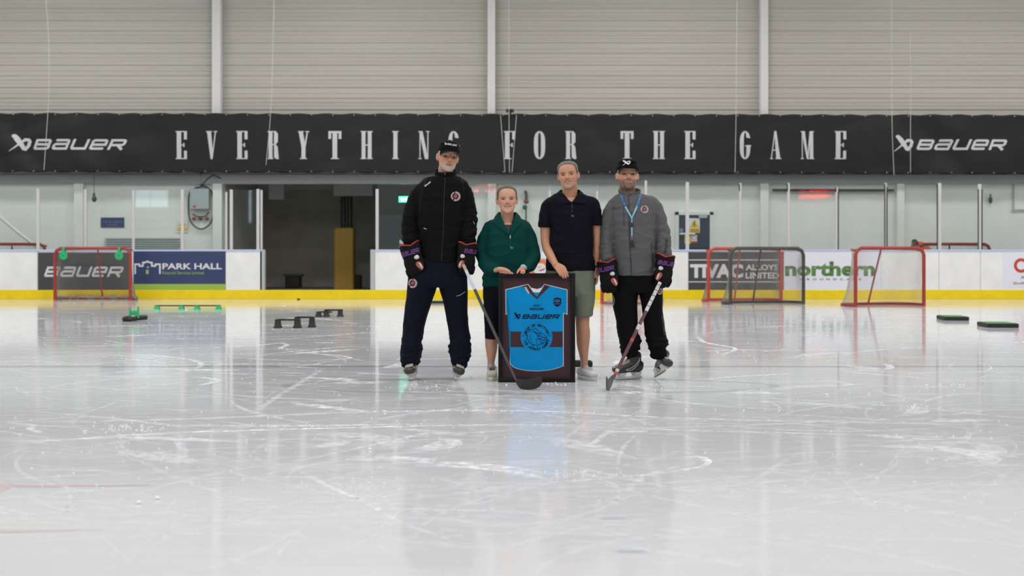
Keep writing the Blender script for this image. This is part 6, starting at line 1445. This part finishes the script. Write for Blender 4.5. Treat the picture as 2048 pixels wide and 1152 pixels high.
NK = neck_of(H, 1139, 399, .066, .08)
root, V1, Q1 = make_person('grey haired man in navy polo shirt and sage shorts beside the frame', H, (.56,.295,.19), opt, NK, trunk(growT(tr3[2:], -.02)), [limb(bL), limb(bR)], [limb(leg3(0)), limb(leg3(-52)), trunk(growT(pel, -.02))], [handA, handB, [limb(bL[3:])], [limb(bR[3:])]])
p = P_(root)
hair_shell(H, V1, Q1, opt['hairline'], .0045, 'hair', mat('hair_grey', (.13,.115,.105), .6, vary=.6, vscale=100), None, amp=.003); p.put(bpy.data.objects[[o.name for o in bpy.data.objects if o.name.split('.')[0] == 'hair'][-1]])
po = mat('polo_navy', (.004,.0045,.009), .88, bump=.2, bscale=260, spec=.15)
V, Q = blob([trunk(tr3), limb(sL, e=2.2, dome=.05), limb(sR, e=2.2, dome=.05)], .006, 3); V = shoulders(V, Q, [(1095, 400), (1187, 400)]); V = wrinkle(V, Q, .009, (5, 5, 9), 33); V = wrinkle(V, Q, .003, (14, 14, 16), 12, False)
x, y, z = V.T; zt_, zb_ = Z_(383), Z_(406); t = np.clip((z-zb_)/(zt_-zb_), 0, 1); keep = ~((np.abs(x-X_(1141)) < .075*t)*(z > zb_)*(y < YS+.01)) & ~((z > Z_(394))*(((x-X_(1139))/.095)**2+((y-YS)/.09)**2 < 1))
used, Q_ = submesh(V, Q, keep.astype(int)); PO = p.add('polo_shirt', border_smooth(V[used], Q_), Q_, po); sl = PO.modifiers.new('s', 'SOLIDIFY'); sl.thickness = .005; sl.offset = -1; bv = bvh_of(V, Q)
CTR = (X_(1139.5), YS)
ca = MB()
ca.add(*strip([(1139.5,378,.085),(1127,378.5,.07),(1121.5,380,.0),(1125,389,-.07),(1132,397,-.105),(1142,406,-.130)], [(1139.5,388,.105),(1119,389,.085),(1110,393,.0),(1110,402,-.095),(1117,408,-.122),(1121,409,-.128)], bv, .005, .005))
ca.add(*strip([(1139.5,378,.085),(1152,378.5,.07),(1158.5,380,.0),(1156,389,-.07),(1151,397,-.105),(1142.5,406,-.130)], [(1139.5,388,.105),(1161,389,.085),(1170,393,.0),(1171,402,-.095),(1168,408,-.122),(1164,409,-.128)], bv, .005, .005)); p.mb('collar', ca, po, PO)
p.proj(ribbon([(1142.5,407),(1142,425)], .5), bv, .002, 'placket_edge', M['dark_grey'], PO, sub=3)
for yb_ in (414, 423.5): p.proj(disc2(1142.5, yb_, 1), bv, .003, 'button', M['dark_grey'], PO)
p.proj(fit2(xmark(), 1140, 1146.5, 435.5, 430), bv, .003, 'stick_emblem', mat('emb_navy', (.1,.12,.17), .5), PO, sub=2)
sg_ = mat('shorts_sage', (.155,.185,.135), .85, bump=.2, bscale=150)
V, Q = blob([trunk(pel), limb(uL, e=2.3, dome=.05), limb(uR, e=2.3, dome=.05)], .007, 2); V = wrinkle(V, Q, .010, (6, 6, 5), 14); p.add('shorts', V, Q, sg_)
p.mb('wrist_watch', MB().add(*limb([(*q3(1193.2,530.5,.0), .030, .024), (*q3(1193,534.5,.0), .030, .024)], 18, 1, side=(.45, 1, 0), dome=.1)), M['black'])
wh = mat('shoe_white', (.5,.5,.53), .5, bump=.1, bscale=80); ws = mat('sole_grey', (.5,.5,.5), .6)
make_shoe(p, (X_(1173), YS-.03, 0), 26, wh, ws, mat('lace_white', (.6,.6,.65), .8), 'white trainer pointing outwards', .30); make_shoe(p, (X_(1112), YS-.0, 0), -10, wh, ws, M['steel_post'], 'white trainer', .30)

# ================================================================ man in grey jacket (right)
H = Head(1254.5, 381.5, 322, yaw=1, pitch=-6, roll=1, wk=1.10, dy=-.02, jaw=1.06)
tr4 = T3([(388,1238,1282,-.07,.09),(390.5,1231,1292,-.09,.10),(394,1226,1301,-.11,.11),(402,1220,1309,-.13,.13),(425,1220,1311,-.15,.14),(460,1222,1311,-.16,.14),(500,1226,1310,-.16,.14),(535,1229,1309,-.15,.14),(551,1231,1307,-.15,.14)])
aL = L3([(1240,402,.0,9,.056),(1226,411,.0,12.5,.068),(1217,435,.0,13.8,.075),(1215,465,.0,13.6,.075),(1213.5,495,-.02,13.3,.072),(1214,523,-.05,13.3,.068)])
aR = L3([(1294,401,.0,10,.056),(1307,407,.0,12.5,.068),(1316,428,.0,14,.076),(1321.5,456,.0,15,.078),(1325.5,486,-.03,15.2,.075),(1326,513,-.06,15,.07)])
pel = T3([(535,1232,1306,-.12,.12),(552,1227,1314,-.13,.13),(568,1223.5,1324,-.135,.13),(584,1223.5,1325,-.13,.13)])
lL = L3([(1250,575,0,27,.125),(1250.5,610,0,24,.11),(1254,640,0,21.8,.1),(1256,670,0,20.5,.098),(1261,684,-.01,21,.1),(1259.5,691,0,18,.09),(1259,697,-.01,18,.09),(1260,710,0,16,.08)])
lR = L3([(1301,575,0,25,.125),(1304,610,0,21,.108),(1309,655,0,20.5,.1),(1312.5,678,0,20.5,.098),(1314.5,688,-.01,20.5,.1),(1315,696,0,17,.09),(1316,703,-.01,17,.088),(1315.5,714,0,15,.078)])
opt = dict(smile=.15, beardk=1.0, beard=((.075,.052,.038), .93, 'full'), lip=(.42,.2,.17), brow=(.16,.1,.07), browk=.9, iris=(.05,.045,.035), hair=(.1,.08,.07), hairline=[(-.09,.25),(-.045,.19),(-.02,.14),(0,.13),(.03,.09),(.1,.06)], hairk=.5)
NK = neck_of(H, 1257, 398, .068, .07)
root, V1, Q1 = make_person('bearded man in grey jacket and black cap on skates holding a maroon stick', H, (.58,.315,.22), opt, NK, trunk(growT(tr4, -.028)), [limb(grow(aL[:-1], -.025)), limb(grow(aR[:-1], -.025))], [limb(grow(lL[:-1], -.022)), limb(grow(lR[:-1], -.022)), trunk(growT(pel, -.02))], [])
p = P_(root)
gj = mat('jacket_grey', (.10,.10,.105), .8, bump=.15, bscale=300, vary=.12, vscale=300, spec=.3)
V, Q = blob([trunk(tr4), limb(aL, e=2.2), limb(aR, e=2.2)], .0062, 3); V = shoulders(V, Q, [(1226, 403), (1307, 401)]); V = wrinkle(V, Q, .009, (5, 5, 11), 43); V = wrinkle(V, Q, .0028, (15, 15, 22), 18, False); V = wrinkle(V, Q, .010, (7, 7, 17), 78, True, sleeve_w(V, 1232, 1306, 420))
JK = p.add('jacket', V, Q, gj); bv = bvh_of(V, Q)
VC, FC = collar(X_(1259), YS-.002, .083, .09, Z_(398), Z_(374), 4, .008, .006, .048, lean=.0); p.mb('collar', MB().add(VC, FC), gj, JK)
zp = mat('zip_navy', (.008,.01,.035), .4)
p.proj(ribbon([(1255,388),(1254.5,420),(1255,460),(1256.5,500),(1259,535),(1259.5,550)], 1.7), bv, .003, 'zip', zp, JK, sub=3)
p.proj(ribbon([(1244,416),(1245,452)], .9), bv, .003, 'chest_pocket', zp, JK, sub=3); p.proj(ribbon([(1299.5,487),(1302,520),(1305,546)], 1), bv, .003, 'side_pocket', zp, JK, sub=3)
p.proj(ribbon([(1239,384),(1228,402),(1215,418)], .5), bv, .002, 'seam', M['dark_grey'], JK, sub=3); p.proj(ribbon([(1280,386),(1296,406),(1305,430)], .5), bv, .002, 'seam', M['dark_grey'], JK, sub=3); p.proj(ribbon([(1230,543),(1268,544.5),(1308,542)], .45), bv, .002, 'hem_stitch', M['dark_grey'], JK, sub=3)
p.proj(fit2(bauer(), 1223.5, 1237, 418.5, 416), bv, .003, 'chest_lettering', M['dark_grey'], JK, sub=2)
for sh, n_, m_, off in crest(1285.5, 419.5, 8, -30): p.proj(sh, bv, off, n_, m_, JK, sub=2)
p.proj(tf2(tf2(fit2(bauer(), -15, 15, -3, 3), 1, -1), rot=-80, ox=1329, oy=493), bv, .003, 'sleeve_lettering', M['black'], JK, sub=2)
# lanyard with whistle
lb = mat('lanyard_blue', (.03,.14,.42), .5, vary=.7, vscale=45); ll = mat('lanyard_light', (.25,.5,.62), .5, vary=.35, vscale=60)
ly = p.proj(ribbon([(1240.5,391),(1243,402),(1250,420),(1259,437)], 3.6), bv, .006, 'lanyard', lb, sub=3, label='blue lanyard round the neck'); p.proj(ribbon([(1280,384),(1276.5,397),(1269,418),(1260,437)], 3.6), bv, .007, 'strap', lb, ly, sub=3)
p.proj(ribbon([(1247.5,414),(1259.5,436.5)], 3.0), bv, .010, 'strap', ll, ly, sub=3, label='pale blue lower strap'); p.proj(ribbon([(1271,413),(1260,436.5)], 3.0), bv, .011, 'strap', ll, ly, sub=3); p.proj(ribbon([(1260,435),(1260,447)], 2.4), bv, .013, 'strap', ll, ly, sub=3); p.proj(ribbon([(1260,455),(1260,473)], 2.4), bv, .013, 'strap', ll, ly, sub=3)
hw = MB(); h0 = bv.ray_cast(Vector((X_(1260), YS-1, Z_(450))), Vector((0, 1, 0)))[0]; yf = h0.y-.012
p.mb('clip', MB().rbox(X_(1258.3), X_(1261.8), yf-.004, yf+.008, Z_(455), Z_(446), .002), M['black'], ly); p.mb('hook', MB().add(*tube_geo([(X_(1260)+.006*math.cos(a), yf, Z_(477)+.014*math.sin(a)) for a in [2*math.pi*k/16 for k in range(17)]], .002, 6)), steel_m, ly)
p.mb('whistle', MB().rbox(X_(1258), X_(1264), yf-.014, yf+.006, Z_(495), Z_(482), .005).add(*tube_geo([(X_(1260), yf, Z_(482)), (X_(1260), yf, Z_(479))], .003, 6)), mat('whistle_black', (.02,.02,.022), .25), ly)
bt4 = mat('trousers_black', (.0032,.0032,.0042), .85, bump=.15, bscale=200, spec=.13)
V, Q = blob([trunk(pel), limb(lL, e=2.3, dome=.05), limb(lR, e=2.3, dome=.05)], .0068, 2); low = sstep(Z_(655), Z_(695), V[:, 2]); V = wrinkle(V, Q, .006, (4, 4, 6), 51); V = wrinkle(V, Q, .018, (4, 4, 18), 15, True, low)
TR = p.add('trousers', V, Q, bt4); bv = bvh_of(V, Q)
for sh, n_, m_, off in crest(1317, 582, 6.5, -20): p.proj(sh, bv, off, n_, m_, TR, sub=2)
p.proj(ribbon([(1224.5,588),(1227.5,600),(1226,612)], 1), bv, .003, 'pocket_zip', M['grey_beam'], TR, sub=2); p.proj(tf2(tf2(fit2(bauer(), -20, 20, -2, 2), 1, -1), rot=84, ox=1325, oy=650), bv, .003, 'leg_lettering', M['dark_grey'], TR, sub=2)
make_skate(p, (X_(1256), YS-.03, .0), -60, 3, 0, 'black skate seen from the side')
make_skate(p, (X_(1318), YS-.03, .04), 14, 24, -17, 'black skate tipped over to the right')
make_glove(p, (X_(1214), YS-.10, Z_(541)), -10, 1, 'black glove with purple lettering hanging at the side', (-.13, .07), yaw=-12, curl=.9, sc=.96)
make_glove(p, (X_(1325), YS-.12, Z_(530)), 9, -1, 'black glove closed round the maroon stick', (-.08, .11), yaw=10, curl=1.2, sc=.96)
make_cap(p, H, .168, lambda c, bv: p.proj(tf2(tf2(fit2(xmark(), -8, 9, -5, 5), 1, -1), rot=-8, ox=1250.5, oy=326.5), bv, .004, 'cap_emblem', bpy.data.materials['cap_white'], c, sub=2))

# ================================================================ person in orange beyond the boards
def far_person():
    Y = 32.0; k = Y/FP; bx = at(1829, 0, Y).x; root = thing('person', 'person in orange top crouching behind the boards at the right', 'person', (bx, Y, .1))
    g = lambda px, py, dy=0: (at(px, py, Y).x, Y+dy, at(px, py, Y).z)
    V, Q = blob([ellipsoid(g(1830.5, 487), (.085, .105, .12), (0, R(-25), 0)), ellipsoid(g(1826, 491), (.05, .06, .06)), limb([(*g(1833, 490), .055, .06), (*g(1838, 499, .03), .06, .06)]),
                 limb([(*g(1836, 500, .05), .1, .16), (*g(1846, 508, .08), .15, .2), (*g(1862, 520, .12), .16, .18)]), limb([(*g(1838, 503, -.15), .05, .05), (*g(1832, 525, -.22), .045, .045), (*g(1822, 540, -.2), .035, .035)]),
                 limb([(*g(1862, 520, .0), .09, .1), (*g(1840, 535, -.15), .08, .08), (*g(1848, 568, .05), .05, .05), (*g(1843, 575, -.05), .04, .05)])], .012, 2)
    c = np.tile(np.array((.34, .19, .13)), (len(V), 1)); qx = V[:, 0]/V[:, 1]*FP+CX; qy = HY-(V[:, 2]-CH)/V[:, 1]*FP
    c[(qy < 483.5+np.maximum(0, qx-1829)*1.6) & (qy < 491)] = (.05, .038, .03); c[(np.abs(qy-485.5) < .7) & (qx > 1824.5) & (qx < 1828.5) & (V[:, 1] < Y)] = (.08, .04, .03)
    p = P_(root); p.add('body', V, Q, skin_m, cols=c)
    V, Q = blob([limb([(*g(1837, 492.5, .03), .09, .17), (*g(1847, 499, .08), .17, .23), (*g(1862, 518, .12), .18, .21), (*g(1870, 526, .12), .16, .18)]), limb([(*g(1838, 501, -.15), .075, .075), (*g(1833, 520, -.22), .065, .065)])], .015, 2)
    p.add('top', V, Q, mat('orange_top', (.85, .13, .02), .7), label='bright orange top')
far_person()
